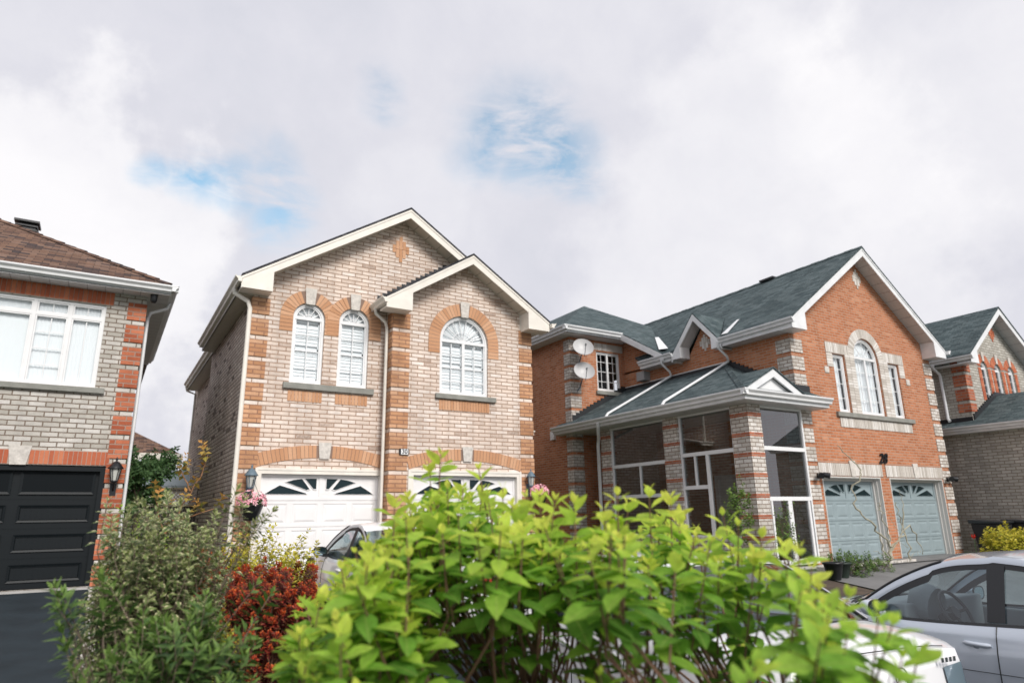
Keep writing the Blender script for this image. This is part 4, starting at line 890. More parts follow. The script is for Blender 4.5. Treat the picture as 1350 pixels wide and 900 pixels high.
    pil.build_split('porch_pillar', [M_WHITEQ, M_REDQ], t)
    # red bands between white quoin blocks need no geometry: the orange wall shows there
    # frames, side
    def pane_frame(P, u0, u1, z0, z1, subs, d0=.05, w=.05, name='porch_window'):
        f = MB(); f.ring([P.P(*p, d0) for p in rect(u0, u1, z0, z1)], [P.P(*p, d0) for p in rect(u0+w, u1-w, z0+w, z1-w)], P.d*.09)
        for s_ in subs:
            if s_[0] == 'h': pbox(f, P, s_[2], s_[3], s_[1]-.045, s_[1]+.045, d0+.002, d0+.085)
            else: pbox(f, P, s_[1]-s_[4]/2, s_[1]+s_[4]/2, s_[2], s_[3], d0+.006, d0+.08)
        fo = f.build(name, M_VINYL if name != 'x' else M_GREYVINYL, t); g = MB(); g.poly([P.P(*p, d0+.042) for p in rect(u0+.03, u1-.03, z0+.03, z1-.03)]); g.build('pane', M_PORCHGL, fo)
    pane_frame(P1, -14.90, -12.72, -.55, pz, [('h', 1.32, -14.87, -12.75), ('h', .48, -14.87, -12.75), ('v', -13.75, .52, 1.28, .05)])
    pane_frame(P1, -12.20, -(fy+.50), -.55, pz, [('h', 1.42, -12.17, -(fy+.53)), ('v', -11.35, -.5, 1.38, .09), ('h', .62, -12.17, -11.40), ('v', -11.75, .66, 1.38, .05)])
    pane_frame(P2, px+.45, 14.44, -1.15, pz, [('h', 1.86-.42, px+.48, 14.41), ('h', .30, px+.48, 14.41), ('v', 13.62, -1.12, .26, .14), ('v', 12.98, -1.12, .26, .06), ('v', 14.32, -1.12, .26, .07), ('h', -1.08, 12.9, 14.4)], name='porch_door')
    fl = MB(); fl.box(px, 14.44, fy, 15.1, pb-.15, pb); fl.build('porch_floor', M_CONC, t)
    dr = MB(); pbox(dr, sl, -12.9, -12.0, -1.2, .95, .05, .09); dr.ring([sl.P(*p, -.02) for p in rect(-12.95, -11.95, -1.2, 1.0)], [sl.P(*p, -.02) for p in rect(-12.85, -12.05, -1.2, .9)], sl.d*.08); pbox(dr, sl, -12.75, -12.15, -.1, .75, .03, .052); dr.build('front_door', M_VINYL, t)
    # roof of the porch
    E = V(11.90, 9.60, 2.66); pr = MB(); kx = 14.44-11.90; hx = V(14.44, 9.60+kx, 2.66+.515*kx)
    slab(pr, [E, hx, (14.44, 16.38, hx.z), (11.90, 16.38, 2.66)], .04); pr.poly([(11.90, 16.38, 2.66), (12.19, 16.38, 2.81), (12.19, 17.0, 2.81), (11.9, 17.0, 2.66)]); slab(pr, [E, (14.44, 9.60, 2.66), hx], .04); slab(pr, [(14.44, 9.60, 2.66), (14.95, 9.60, 2.66), (14.95, 10.09, 2.91), (14.44, 10.09, 2.91)], .04)
    po = pr.build('porch_roof', M_SHG, t)
    hc = MB()
    for i in range(13):
        a_, b_ = E.lerp(hx, i/13), E.lerp(hx, (i+1.1)/13); up = V(0, 0, .02+.006*(i % 2))
        hc.poly([a_+V(0, .14, 0)+up, b_+V(0, .14, 0)+up, b_+up+V(0, 0, .02), a_+up+V(0, 0, .03)]); hc.poly([a_+V(.14, 0, 0)+up, a_+up+V(0, 0, .03), b_+up+V(0, 0, .02), b_+V(.14, 0, 0)+up])
    hc.build('hip_cap', M_SHG, po)
    pf = MB(); stepped_flashing(pf, sl, (-10.1, 2.66+.515*.5+.02), (-12.1, 2.66+.515*2.5+.02), .13, .10, .04)
    pbox(pf, sl, -16.38, -12.1, 3.92, 4.04, -.03, 0); pbox(pf, pl, 14.43, 14.96, 2.85, 3.06, -.04, -.02); stepped_flashing(pf, wing, (12.2, 2.83), (14.4, 3.98), .14, .11, .04); pf.build_split('step_flashing', M_FLASH, t)
    pw = MB(); pbox(pw, sl, -16.38, -12.2, 4.042, 4.065, -.035, 0); pw.build('flashing_cap', M_ALUW, t)
    pg = MB(); gutter(pg, (11.90, 9.48, 2.52), (11.90, 17.0, 2.52), (-1, 0, 0), .14, .13); gutter(pg, (11.77, 9.60, 2.52), (14.98, 9.60, 2.52), (0, -1, 0), .14, .13); pg.box(11.90, 11.93, 9.6, 17.0, 2.44, 2.62); pg.box(11.93, 14.96, 9.60, 9.63, 2.44, 2.62); pg.build('porch_gutter', M_ALUW, t)
    ps = MB(); ps.box(11.93, 14.44, 9.63, 17.0, 2.425, 2.445); ps.box(14.44, 14.96, 9.63, 10.07, 2.425, 2.445); ps.build('porch_ceiling', M_SOFWY, t)
    # pediment over the porch front
    pd = MB(); yy = 9.70; cxp, zb_, zt_ = 13.12, 2.72, 3.25; hw = 1.02
    for sg in (-1, 1): pd.prism([(cxp, yy, zt_), (cxp+sg*hw, yy, zb_), (cxp+sg*(hw-.34), yy, zb_), (cxp, yy, zt_-.19)], (0, .05, 0))
    pd.build('pediment_trim', M_ALUW, t); pp = MB(); pp.prism([(cxp-.7, yy+.10, zb_), (cxp+.7, yy+.10, zb_), (cxp, yy+.10, zt_-.17)], (0, .03, 0)); pp.build('pediment_panel', M_VINYL, t)
    pq = MB()
    for sg in (-1, 1): slab(pq, [(cxp, yy-.03, zt_+.045), (cxp+sg*hw*1.02, yy-.03, zb_+.03), (cxp+sg*hw*1.02, yy+.06, zb_+.05), (cxp, yy+1.3, zt_+.045)], .035)
    pq.build('pediment_roof', M_SHG, t)
    d = MB(); downpipe(d, [(11.84, 14.7, 2.54), (11.86, 14.72, 2.42), (12.25, 15.2, 2.16), (12.33, 15.34, 2.0), (12.33, 15.34, -1.1)], .05); d.build('downspout', M_ALUW, t)
    mb = MB(); mb.box(X0+.3, 21, 10.75, 10.8, base, 4.6); mb.box(12.4, 14.4, 16.9, 16.95, 3, 5.5); mb.build('interior_backing', M_DARK, t)  # dark sheets added behind the windows in place of room shade
    bx = MB(); pbox(bx, sl, -15.55, -15.2, 4.10, 4.38, -.26, 0); bx.build('wall_vent_hood', mat('grey_metal', (.32, .33, .34), .5), t)
    sb = MB(); pbox(sb, SL(wx), -17.5, -17.3, 2.35, 2.62, -.08, 0); sb.build('meter_box', M_VINYL, t)
    n = thing('house_number', 'black italic metal numerals 28 on orange brick above the garage post', 'sign', (17.72, 10.1, 1.25)); text(n, '28', pl, 17.74, 1.33, .37, M_BLACK, .012, .35, .03, 'numerals', .006)
    for (u, lb) in ((14.86, 'black spotlight on the striped quoins left of the blue garage doors'), (20.88, 'black spotlight on the striped quoins right of the blue garage doors')):
        l = thing('wall_spotlight', lb, 'spotlight', (u, 10.1, .83), 'black spotlights beside the blue garage doors'); m_ = MB(); pbox(m_, pl, u-.05, u+.05, .78, .90, -.05, -.018); m_.tube([(u, 10.05, .84), (u, 9.98, .84)], .02, 8); m_.build('mount', M_BLACK, l)
        for sg in (-1, 1):
            m_ = MB(); m_.tube([(u+sg*.02, 10.0, .85), (u+sg*.07, 9.97, .86), (u+sg*.16, 9.88, .83)], [.045, .062, .075], 12); m_.build('lamp_head', M_BLACK, l)
    # satellite dishes
    for (zc_, lb) in ((5.06, 'upper round satellite dish on the corner of the orange house'), (4.30, 'lower round satellite dish on the corner of the orange house')):
        cx_, cy_ = 12.42, 15.98; dn = thing('satellite_dish', lb, 'satellite dish', (12.4, 16.38, zc_-.5), 'satellite dishes by the upper window')
        ax = V(-.35, -.78, .52).normalized(); s1 = ax.cross(V(0, 0, 1)).normalized(); s2 = s1.cross(ax); m_ = MB(); m_.smooth = True; C_ = V(cx_, cy_, zc_)
        rows = [[C_ + ax*(.16*(rr**2)-.06) + (s1*math.cos(a_)*.33+s2*math.sin(a_)*.36)*rr for a_ in [2*PI*k/28 for k in range(28)]] for rr in (.02, .25, .5, .75, .95, 1.0)]
        m_.grid(rows, True); m_.grid([[p - ax*.012 for p in r_] for r_ in rows], True); m_.build('reflector', mat('dish_grey', (.50, .50, .50), .45), dn)
        m_ = MB(); m_.tube([C_-ax*.07, C_-ax*.12+V(0, .05, -.1), V(cx_+.02, 16.25, zc_-.45), V(cx_+.02, 16.37, zc_-.5)], .02, 8); m_.build('mast', M_PATINA, dn)
        m_ = MB(); m_.tube([C_-s2*.34, C_-s2*.2+ax*.35], .012, 6); m_.tube([C_-s2*.2+ax*.33, C_-s2*.16+ax*.40], .03, 8); m_.build('feed_arm', mat('grey_metal', (.3, .3, .3)), dn)
house_28()

# ================================================================== HOUSE 26 (right edge)
def house_26():
    t = thing('brick_house', 'grey brick house with three small arched windows at right edge', 'house', (25, 9.9, -1.2)); pl = FR(9.9); X0 = 22.72; base = -1.35; S = .72; AX = 25.0; zr = lambda X: 6.55-S*abs(X-AX)
    wins = [(23.86, 24.30, 3.33, 4.42), (24.78, 25.22, 3.33, 4.42), (25.72, 26.16, 3.33, 4.42)]
    mb = MB(); wall(mb, pl, [(X0, base), (27.6, base), (27.6, zr(27.4)-.1), (AX, zr(AX)-.1), (X0, zr(X0)-.1)], [arch(*w_) for w_ in wins], .12); wall(mb, SL(X0), [(-22, base), (-9.9, base), (-9.9, 4.8), (-22, 4.8)]); wall(mb, SL(X0-.0), [(-9.9, base), (-3.0, base), (-3.0, 2.35), (-9.9, 2.35)]); mb.build('wall', M_TAN, t)
    q = MB(); quoins(q, pl, X0, -1, 4.55, 2.9, w=.36, wr=.36); q.build_split('corner_quoins', M_REDQ, t)
    a = MB(); ks = MB(); bed = MB()
    for i_, w_ in enumerate(wins):
        c = (w_[0]+w_[1])/2; r = (w_[1]-w_[0])/2+.005; voussoir(a, pl, c, w_[3], r, r+.25, .15, PI-.15, .08, skip=(PI/2-.2, PI/2+.2)); ks.cut(); ks.prism([pl.P(c-.06, w_[3]+r, -.035), pl.P(c+.06, w_[3]+r, -.035), pl.P(c+.085, w_[3]+r+.32, -.035), pl.P(c-.085, w_[3]+r+.32, -.035)], pl.d*.05)
        for (ua, ub) in ((c-r-.19, c-r), (c+r, c+r+.19)):
            a.cut()
            for k in range(12): pbox(a, pl, ua, ub, w_[3]-.09*(k+1)+.005, w_[3]-.09*k-.005, -.014, .02)
        window(t, pl, *w_, archk=True, muntu=[(c, w_[2]+.08, w_[3])], muntv=[(w_[2]+(w_[3]-w_[2])*k/4, w_[0]+.07, w_[1]-.07) for k in (1, 2, 3)], back=None)
    a.cut()
    for i, hh in enumerate((.10, .20, .30, .20, .10)):
        u = 25.1+(i-2)*.078
        for sgn in (0, 1): pbox(a, pl, u-.035, u+.035, 5.72-hh+sgn*hh+.004, 5.72+sgn*hh-.004, -.014, .02)
    a.build_split('brick_arch', M_ARCHRED, t); ks.build_split('keystone', M_KEY, t)
    rf = MB(); e0, e1 = 22.38, 27.6; slab(rf, [(e0, 9.48, zr(e0)), (AX, 9.48, zr(AX)), (AX, 22, zr(AX)), (e0, 22, zr(e0))], .05); slab(rf, [(e1, 9.48, zr(e1)), (AX, 9.48, zr(AX)), (AX, 22, zr(AX)), (e1, 22, zr(e1))], .05)
    # lower hip roof
    ez = 2.46; k_ = 1.15; slab(rf, [(22.36, 11.0, ez), (22.36, 3, ez), (22.36+2.2, 3, ez+.50*2.2), (22.36+2.2, 9.89, ez+.50*2.2), (22.71, 9.89, ez+.18), (22.71, 11.0, ez+.18)], .05); rf.poly([(24.56, 3, ez+1.1), (28, 3, ez+1.1), (28, 9.89, ez+1.1), (24.56, 9.89, ez+1.1)])
    rf.build('roof', M_SHG, t)
    fa = MB(); so_ = MB(); top = lambda X: zr(X)-.055
    for sg, xe in ((-1, e0), (1, e1)):
        fa.prism([(xe, 9.5, top(xe)), (AX, 9.5, top(AX)), (AX, 9.5, top(AX)-.22), (xe, 9.5, top(xe)-.2)], (0, .025, 0)); so_.prism([(xe, 9.525, top(xe)-.19), (AX, 9.525, top(AX)-.19), (AX, 9.525, top(AX)-.17), (xe, 9.525, top(xe)-.17)], (0, .372, 0))
        xi = xe-sg*.5; fa.prism([(xe, 9.496, top(xe)-.24), (xi, 9.496, top(xe)-.24), (xi, 9.496, top(xi)-.12), (xe, 9.496, top(xe)-.12)], (0, .40, 0))
    fa.build_split('fascia', M_ALUW, t); so_.build('gable_soffit', M_SOFW, t)
    gu = MB(); gutter(gu, (e0, 9.4, top(e0)-.15), (e0, 20, top(e0)-.15), (-1, 0, 0), .13, .13); gutter(gu, (22.36, 3, ez-.15), (22.36, 11.1, ez-.15), (-1, 0, 0), .13, .13); gu.box(22.36, 22.38, 3, 11.1, ez-.22, ez-.03); gu.box(22.38, 22.715, 3, 11.1, ez-.22, ez-.20); gu.box(e0, X0-.01, 9.9, 20, top(e0)-.24, top(e0)-.22); gu.build_split('gutter', M_ALUW, t)
    fl = MB(); stepped_flashing(fl, pl, (22.75, ez+.2), (24.5, ez+1.08), .14, .12, .04); pbox(fl, SL(X0), -11.0, -9.9, ez+.17, ez+.30, -.03, 0); pbox(fl, pl, 24.5, 27.5, ez+1.08, ez+1.2, -.03, 0); fl.build_split('step_flashing', M_FLASH, t)
    d = MB(); downpipe(d, [(22.32, 10.6, top(e0)-.14), (22.34, 10.6, top(e0)-.26), (22.6, 10.58, top(e0)-.40), (22.64, 10.58, top(e0)-.5), (22.64, 10.58, ez+.3), (22.55, 10.5, ez+.22)], .05); d.build('downspout', M_ALUW, t)
    i = MB(); i.box(X0+.1, 27.5, 10.5, 10.55, base, 4.6); i.build('interior_backing', M_DARK, t)  # dark backing sheet, its colour stands in for the unlit room
house_26()

# ================================================================== BACKGROUND between the houses
def backdrop():
    t = thing('far_house', 'distant pink brick house with brown roof seen between the houses', 'house', (0, 32, -1.2))
    mb = MB(); mb.box(-8, 2.05, 30, 40, -1.2, 2.35); mb.build('wall', mat('far_pink_brick', (.55, .36, .29), .9, var=.08), t)
    q = MB()
    for k in range(9): q.box(1.70, 2.07, 29.97, 30.3, 2.35-.40*(k+1)+.04, 2.35-.40*k-.02)
    q.build_split('corner_quoins', mat('far_red_brick', (.48, .17, .10), .9), t)
    r = MB(); A = V(2.55, 29.5, 2.62); B = V(-8.6, 29.5, 2.62); H = V(-1.6, 33.65, 5.1); H2 = V(-4, 33.65, 5.1); r.prism([B, A, H, H2], (0, 0, -.05)); r.prism([A, V(2.55, 40, 2.62), V(-1.6, 38, 5.1), H], (0, 0, -.05)); r.build('roof', M_SHB, t)
    g = MB(); g.box(-8.6, 2.6, 29.42, 29.54, 2.36, 2.62); g.box(2.5, 2.62, 29.5, 40, 2.36, 2.62); g.build('eave', M_CREAM, t)
    s = thing('garden_shed', 'low shed with pale blue grey roof behind the lattice fence', 'shed', (1.8, 25.5, -1.2)); mb = MB(); mb.box(.2, 3.4, 25.2, 27, -1.2, 1.12); mb.build('wall', M_VINYL, s)
    r = MB(); r.prism([(.1, 25.0, 1.18), (3.5, 25.0, 1.18), (3.5, 26.2, 1.75), (.1, 26.2, 1.75)], (0, 0, -.06)); r.build('roof', mat('pale_slate', (.26, .31, .34), .7), s)
    f = thing('lattice_fence', 'dark wooden fence with lattice top closing the gap between houses', 'fence', (1.4, 22, -1.2)); b = MB(); x = .3
    while x < 2.5: b.box(x, x+.135, 22, 22.02, -1.2, .45+random.uniform(-.005, .005)); x += .14
    b.build('boards', mat('weathered_wood', (.075, .065, .055), .9, var=.3, vscale=8), f); lt = MB(); P = FR(21.98)
    for k in range(-8, 26):
        u = .3+k*.11
        for s_ in (1, -1):
            a_ = (u, .5); bb = (u+s_*.45, .95)
            if min(a_[0], bb[0]) > .25 and max(a_[0], bb[0]) < 2.55: bar(lt, P, a_, bb, .022, 0 if s_ > 0 else .012, .01 if s_ > 0 else .022)
    lt.box(.3, 2.5, 21.96, 22.03, .44, .50); lt.box(.3, 2.5, 21.96, 22.03, .93, .98); lt.build('lattice', mat('pale_wood', (.30, .25, .19), .9), f)
    for x in (.28, 1.4, 2.5): p = MB(); p.box(x-.05, x+.05, 21.93, 22.05, -1.2, 1.05); p.build('post', MATS['weathered_wood'], f)
backdrop()

# ================================================================== VEGETATION
def unit(a): return a/np.maximum(np.linalg.norm(a, axis=-1, keepdims=True), 1e-9)
def leaf_template(wide, fine):
    if fine:
        v = [(0, 0, 0)]; rows = [(.18, .62), (.40, 1.0), (.64, .86), (.85, .42)]
        for t, w_ in rows: v += [(-w_, t, .22*w_), (0, t, 0), (w_, t, .22*w_)]
        v.append((0, 1, 0)); f = [(0, 2, 1), (0, 3, 2)]
        for k in range(3):
            b = 1+3*k; f += [(b, b+1, b+4, b+3), (b+1, b+2, b+5, b+4)]
        f += [(10, 11, 13), (11, 12, 13)]
    else:
        v = [(0, 0, 0), (-1, .45, .25), (0, .45, 0), (1, .45, .25), (0, 1, 0)]; f = [(0, 2, 1), (0, 3, 2), (1, 2, 4), (2, 3, 4)]
    v = np.array(v, float); uvs = np.stack([.5+.5*v[:, 0], v[:, 1]], 1); v[:, 0] *= wide; v[:, 2] *= wide
    return v, f, uvs
def build_leaves(name, m, parent, P, D, Nn, Ln, tone, wide=.3, fine=False, curl=.25, label=None):
    P, D, Nn, Ln, tone = map(np.asarray, (P, D, Nn, Ln, tone))
    v, f, uvs = leaf_template(wide, fine); D = unit(D); X = unit(np.cross(D, Nn)); Z = np.cross(X, D)
    n, k = len(P), len(v); cv = curl*(.6+.8*RNG.random(n))
    z = v[None, :, 2] - cv[:, None]*(v[None, :, 1]**2) + 0.0
    rip = (RNG.random((n, k))-.5)*.05*(np.abs(v[None, :, 0]) > 0)
    V_ = P[:, None, :] + Ln[:, None, None]*(v[None, :, 0:1]*X[:, None, :] + v[None, :, 1:2]*D[:, None, :] + (z+rip)[:, :, None]*Z[:, None, :])
    org = np.array(ORG[parent.name]); co = (V_.reshape(-1, 3)-org)
    me = bpy.data.meshes.new(name); me.vertices.add(n*k); me.vertices.foreach_set('co', co.ravel())
    lens = [len(q) for q in f]; flat = np.concatenate([np.array(q) for q in f]); nl = len(flat)
    loops = (flat[None, :] + (np.arange(n)*k)[:, None]).ravel(); me.loops.add(n*nl); me.loops.foreach_set('vertex_index', loops)
    st = np.cumsum([0]+lens[:-1]); me.polygons.add(n*len(f)); me.polygons.foreach_set('loop_start', (st[None, :]+(np.arange(n)*nl)[:, None]).ravel()); me.polygons.foreach_set('loop_total', np.tile(lens, n))
    ul = me.uv_layers.new(name='UVMap'); ul.data.foreach_set('uv', np.tile(uvs[flat], (n, 1)).ravel())
    at = me.attributes.new('tone', 'FLOAT', 'POINT'); at.data.foreach_set('value', np.repeat(tone, k))
    me.polygons.foreach_set('use_smooth', np.ones(n*len(f), bool)); me.materials.append(m); me.update(); me.validate()
    o = bpy.data.objects.new(name, me); COL.objects.link(o); o.parent = parent; return o
def perp(ax, a):
    ax = ax.normalized(); s = ax.cross(Vector((.3, .2, 1))).normalized(); t = ax.cross(s); return s*math.cos(a)+t*math.sin(a)
class Foliage:
    def __init__(s): s.P = []; s.D = []; s.N = []; s.L = []; s.T = []
    def add(s, p, d, n, l, t): s.P.append(tuple(p)); s.D.append(tuple(d)); s.N.append(tuple(n)); s.L.append(l); s.T.append(t)
    def shoot(s, base, tip, nodes, l0, l1, young=1.0, open0=.35, open1=1.35, per=2, tipl=.35, bend=0.0, tbase=0.0):
        ax = (tip-base); ph = random.uniform(0, PI)
        for i in range(nodes):
            t = 1 - (i/nodes)**1.25*.93; p = base + ax*t; a = ax.normalized(); fr = i/max(1, nodes-1)
            ln = (l0*tipl + (l0-l0*tipl)*min(1, fr*2.6) + (l1-l0)*fr)*random.uniform(.8, 1.18); op = open0+(open1-open0)*min(1, fr*1.7)+random.uniform(-.15, .15)
            for k in range(per):
                an = ph + i*(PI/2 if per == 2 else 2.4) + k*2*PI/per + random.uniform(-.25, .25); o = perp(a, an)
                d = a*math.cos(op)+o*math.sin(op)+Vector((0, 0, -bend*fr)); n = a*math.sin(op)-o*math.cos(op)
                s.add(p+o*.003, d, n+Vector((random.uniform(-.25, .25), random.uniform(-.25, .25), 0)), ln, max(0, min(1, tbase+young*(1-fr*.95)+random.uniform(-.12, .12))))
    def build(s, name, m, parent, **kw): return build_leaves(name, m, parent, s.P, s.D, s.N, s.L, s.T, **kw)
def branch(mb, a, b, r0, r1, wob=.03, n=6, sag=0):
    pts = []; a = Vector(a); b = Vector(b); L_ = (b-a).length
    for i in range(n+1):
        t = i/n; p = a.lerp(b, t); w_ = math.sin(PI*t)*wob*L_
        pts.append(p+Vector((random.uniform(-1, 1)*w_, random.uniform(-1, 1)*w_, sag*math.sin(PI*t)*L_)))
    mb.tube(pts, [r0+(r1-r0)*i/n for i in range(n+1)], 5, True); return pts

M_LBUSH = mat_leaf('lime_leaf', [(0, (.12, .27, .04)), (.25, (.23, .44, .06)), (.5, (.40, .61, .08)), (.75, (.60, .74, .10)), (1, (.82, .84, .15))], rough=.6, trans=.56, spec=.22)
M_LVAR = mat_leaf('variegated_leaf', [(0, (.07, .115, .04)), (.6, (.15, .21, .07)), (1, (.30, .36, .12))], margin=((.74, .69, .42), .28), trans=.25, rough=.5)
M_LGRN = mat_leaf('green_leaf', [(0, (.022, .060, .018)), (.5, (.065, .145, .03)), (1, (.20, .32, .07))], trans=.3)
M_LRED = mat_leaf('barberry_leaf', [(0, (.07, .010, .014)), (.45, (.20, .018, .018)), (.8, (.52, .055, .02)), (1, (.72, .15, .03))], trans=.3, rough=.5)
M_LYEL = mat_leaf('yellow_leaf', [(0, (.30, .33, .03)), (.5, (.58, .52, .05)), (1, (.80, .68, .12))], trans=.35)
M_LDARK = mat_leaf('dark_tree_leaf', [(0, (.018, .045, .020)), (.5, (.04, .095, .04)), (1, (.09, .17, .06))], trans=.2)
M_LOR = mat_leaf('bronze_leaf', [(0, (.16, .20, .05)), (.5, (.42, .28, .06)), (1, (.55, .25, .07))], trans=.35)
M_PINKF = mat_island('pink_petals', [(0, (.75, .22, .30)), (.5, (.85, .40, .47)), (1, (.90, .62, .66))], rough=.6, bump=0)
M_REDF = mat_island('red_petals', [(0, (.55, .02, .015)), (1, (.75, .06, .03))], rough=.5, bump=0)

# -------- the big lime bush close to the camera
def big_bush():
    t = thing('leafy_bush', 'large lime green leafy bush filling the foreground in front of the cars', 'bush', (1.1, 1.55, -1.78))
    ridge = [(.36, 1.48, -.24), (.40, 1.46, -.17), (.45, 1.46, -.12), (.47, 1.47, -.07), (.52, 1.49, -.025), (.58, 1.52, .02), (.65, 1.58, .07), (.75, 1.60, .165), (.83, 1.53, .13), (.90, 1.43, .075), (.90, 1.30, .04), (.88, 1.12, .03), (1.0, 1.16, .04), (1.15, 1.18, .065), (1.24, 1.12, .035), (1.2, 1.0, -.025), (1.20, .92, -.045), (1.15, .82, -.075), (1.04, .73, -.14), (.98, .65, -.215)]
    fo = Foliage(); br = MB(); stems = MB()
    roots = [Vector((.75+random.uniform(-.3, .5), 1.75+random.uniform(-.3, .35), -1.78)) for _ in range(9)]
    hubs = []
    for i in range(20):
        u = random.random()*(len(ridge)-1.01); k = int(u); f = u-k; a = Vector(ridge[k]).lerp(Vector(ridge[k+1]), f); m_ = random.uniform(1.0, 1.3)
        h = Vector((a.x*m_, a.y*m_, -.70+random.uniform(-.15, .15))); hubs.append(h); r = min(roots, key=lambda q: (q-h).length+random.random()*.3); branch(stems, r, h, .011, .007, .05, 7)
    def add_shoot(px, py, pz, young):
        tip = Vector((px, py, pz)); ln = random.uniform(.15, .24); c = Vector((.95, 1.35)); 
        lean = Vector((px-c.x, py-c.y, 0))*.35+Vector((random.uniform(-.28, .28), random.uniform(-.28, .28), 1)); lean.normalize()
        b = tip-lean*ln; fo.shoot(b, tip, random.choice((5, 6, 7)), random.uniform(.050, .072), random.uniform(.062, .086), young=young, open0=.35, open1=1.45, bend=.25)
        h = min(hubs, key=lambda q: (q-b).length+random.random()*.12); pts = branch(br, h, b, .0045, .0026, .04, 5); br.tube([b, tip], [.0026, .0012], 4)
        # sparse older leaves on the lower stem
        for j in range(random.choice((0, 1, 1, 2))):
            q = pts[random.choice((3, 4))]; 
            for sg in (0, PI): o = perp(lean, random.random()*6.28+sg); fo.add(q, o+Vector((0, 0, .1)), lean, random.uniform(.05, .075), .10)
    # the skyline of the bush
    for i in range(len(ridge)-1):
        a, b = Vector(ridge[i]), Vector(ridge[i+1]); n = max(1, round((b-a).length/.075))
        for k in range(n):
            p = a.lerp(b, (k+random.random()*.6)/n); add_shoot(p.x, p.y, p.z-random.uniform(-.008, .03), 1.0)
    tgt = 460; c_ = 0
    while c_ < tgt and True:
        u = random.random()*(len(ridge)-1.01); k = int(u); f = u-k; a = Vector(ridge[k]).lerp(Vector(ridge[k+1]), f)
        m_ = random.uniform(.76, 1.42); d = math.hypot(a.x*m_, a.y*m_)
        if d < .86: continue
        z = a.z*(m_ if a.z > 0 else 1/m_*.9) - .055 - random.random()**1.35*.36
        if m_ > 1.1: z -= .03
        if a.x*m_/(a.y*m_) > 1.42: continue
        if a.x/a.y < .32 and random.random() < .4: continue
        # thin out low on the right where the cars show through
        if z < -.10 and a.x > .72 and random.random() < .84: continue
        if a.x > .74 and m_ > 1.18 and random.random() < .6: continue
        if a.x > .8 and z < -.06 and m_ < .95 and random.random() < .6: continue
        if z < -.20 and a.x > .72 and random.random() < .45: continue
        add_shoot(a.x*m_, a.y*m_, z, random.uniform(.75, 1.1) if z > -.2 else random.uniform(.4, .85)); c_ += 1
    for p in ((.93, .64, -.13), (.97, .64, -.16), (.87, .62, -.17), (.95, .70, -.12), (.78, .66, -.20), (1.03, .61, -.165), (1.05, .64, -.15), (.99, .58, -.20), (1.07, .60, -.205), (1.10, .72, -.14)): add_shoot(*p, .6)
    fo.build('leaves', M_LBUSH, t, wide=.28, fine=True, curl=.20)
    br.build('twigs', M_TWIGR, t, uv=False); stems.build('branches', M_BARK, t, uv=False)
big_bush()

def shrub(name, label, cat, c, rx, ry, ztop, zbase, n, m, l0, l1, nodes=6, wide=.28, per=2, shoot=(.12, .2), dome=.35, young=.8, lo=.65, bark=None, lean=.5, tip_noise=.06, extra=(), group=None, fine=False, bend=.1, tbase=0, open1=1.2):
    t = thing(name, label, cat, (c[0], c[1], zbase), group); fo = Foliage(); st = MB(); hubs = []
    for i in range(max(5, n//12)):
        a = random.random()*2*PI; r = math.sqrt(random.random())*.65; h = Vector((c[0]+rx*r*math.cos(a), c[1]+ry*r*math.sin(a), zbase+(ztop-zbase)*random.uniform(.45, .7))); hubs.append(h); branch(st, (c[0]+random.uniform(-.05, .05), c[1]+random.uniform(-.05, .05), zbase-.03), h, .012*max(.5, rx*2), .005, .06, 6)
    tips = []
    for i in range(n):
        a = random.random()*2*PI; q = random.random(); r = math.sqrt(q)
        z = ztop-dome*r*r*(ztop-zbase)-random.random()**1.6*(ztop-zbase)*lo*(1 if r > .6 else .35)+random.gauss(0, tip_noise); rr = r if random.random() < .6 else max(r, .8)
        tips.append((c[0]+rx*rr*math.cos(a), c[1]+ry*rr*math.sin(a), max(z, zbase+.08)))
    for p in list(extra)+tips:
        tip = Vector(p[:3]); ln = random.uniform(*shoot); ax = Vector(((tip.x-c[0])/rx*lean, (tip.y-c[1])/ry*lean, 1))+Vector((random.uniform(-.35, .35), random.uniform(-.35, .35), 0)); ax.normalize(); b = tip-ax*ln
        fo.shoot(b, tip, nodes, l0, l1, young=young, per=per, bend=bend, tbase=tbase, open1=open1, tipl=.5)
        h = min(hubs, key=lambda q: (q-b).length); st.tube([h, h.lerp(b, .5)+Vector((0, 0, -.02)), b, tip], [.003, .0022, .0016, .0008], 4)
    fo.build('leaves', m, t, wide=wide, fine=fine, curl=.15); st.build('branches', bark or M_BARK, t, uv=False); return t
sprig = [(.40+.03*math.sin(k), 2.50-.01*k, .02+.032*k) for k in range(4)] + [(.43+.03*k, 2.42, -.02+.02*k) for k in range(4)]
shrub('variegated_shrub', 'grey green shrub with cream edged leaves beside the left driveway', 'shrub', (.20, 2.62), .22, .38, .05, -1.76, 430, M_LVAR, .028, .037, nodes=11, wide=.27, shoot=(.12, .20), dome=.13, open1=1.5, lo=.42, lean=.35, tip_noise=.045, extra=sprig, tbase=.2)
shrub('green_shrub', 'dark green shrub with narrow leaves at the bottom left', 'shrub', (.22, 2.02), .22, .22, -.24, -1.78, 190, M_LGRN, .040, .050, nodes=10, wide=.19, shoot=(.10, .17), dome=.10, lo=.30, lean=.5, tip_noise=.04, tbase=.15, extra=[(-.07, 1.98, -.14), (-.055, 1.98, -.19), (-.05, 2.0, -.16), (-.045, 1.97, -.23), (-.03, 1.97, -.27), (.04, 2.1, -.20), (.05, 2.15, -.16), (.03, 2.2, -.13), (-.01, 1.95, -.32), (.02, 1.95, -.36), (.42, 2.1, -.17), (.46, 2.1, -.2)])
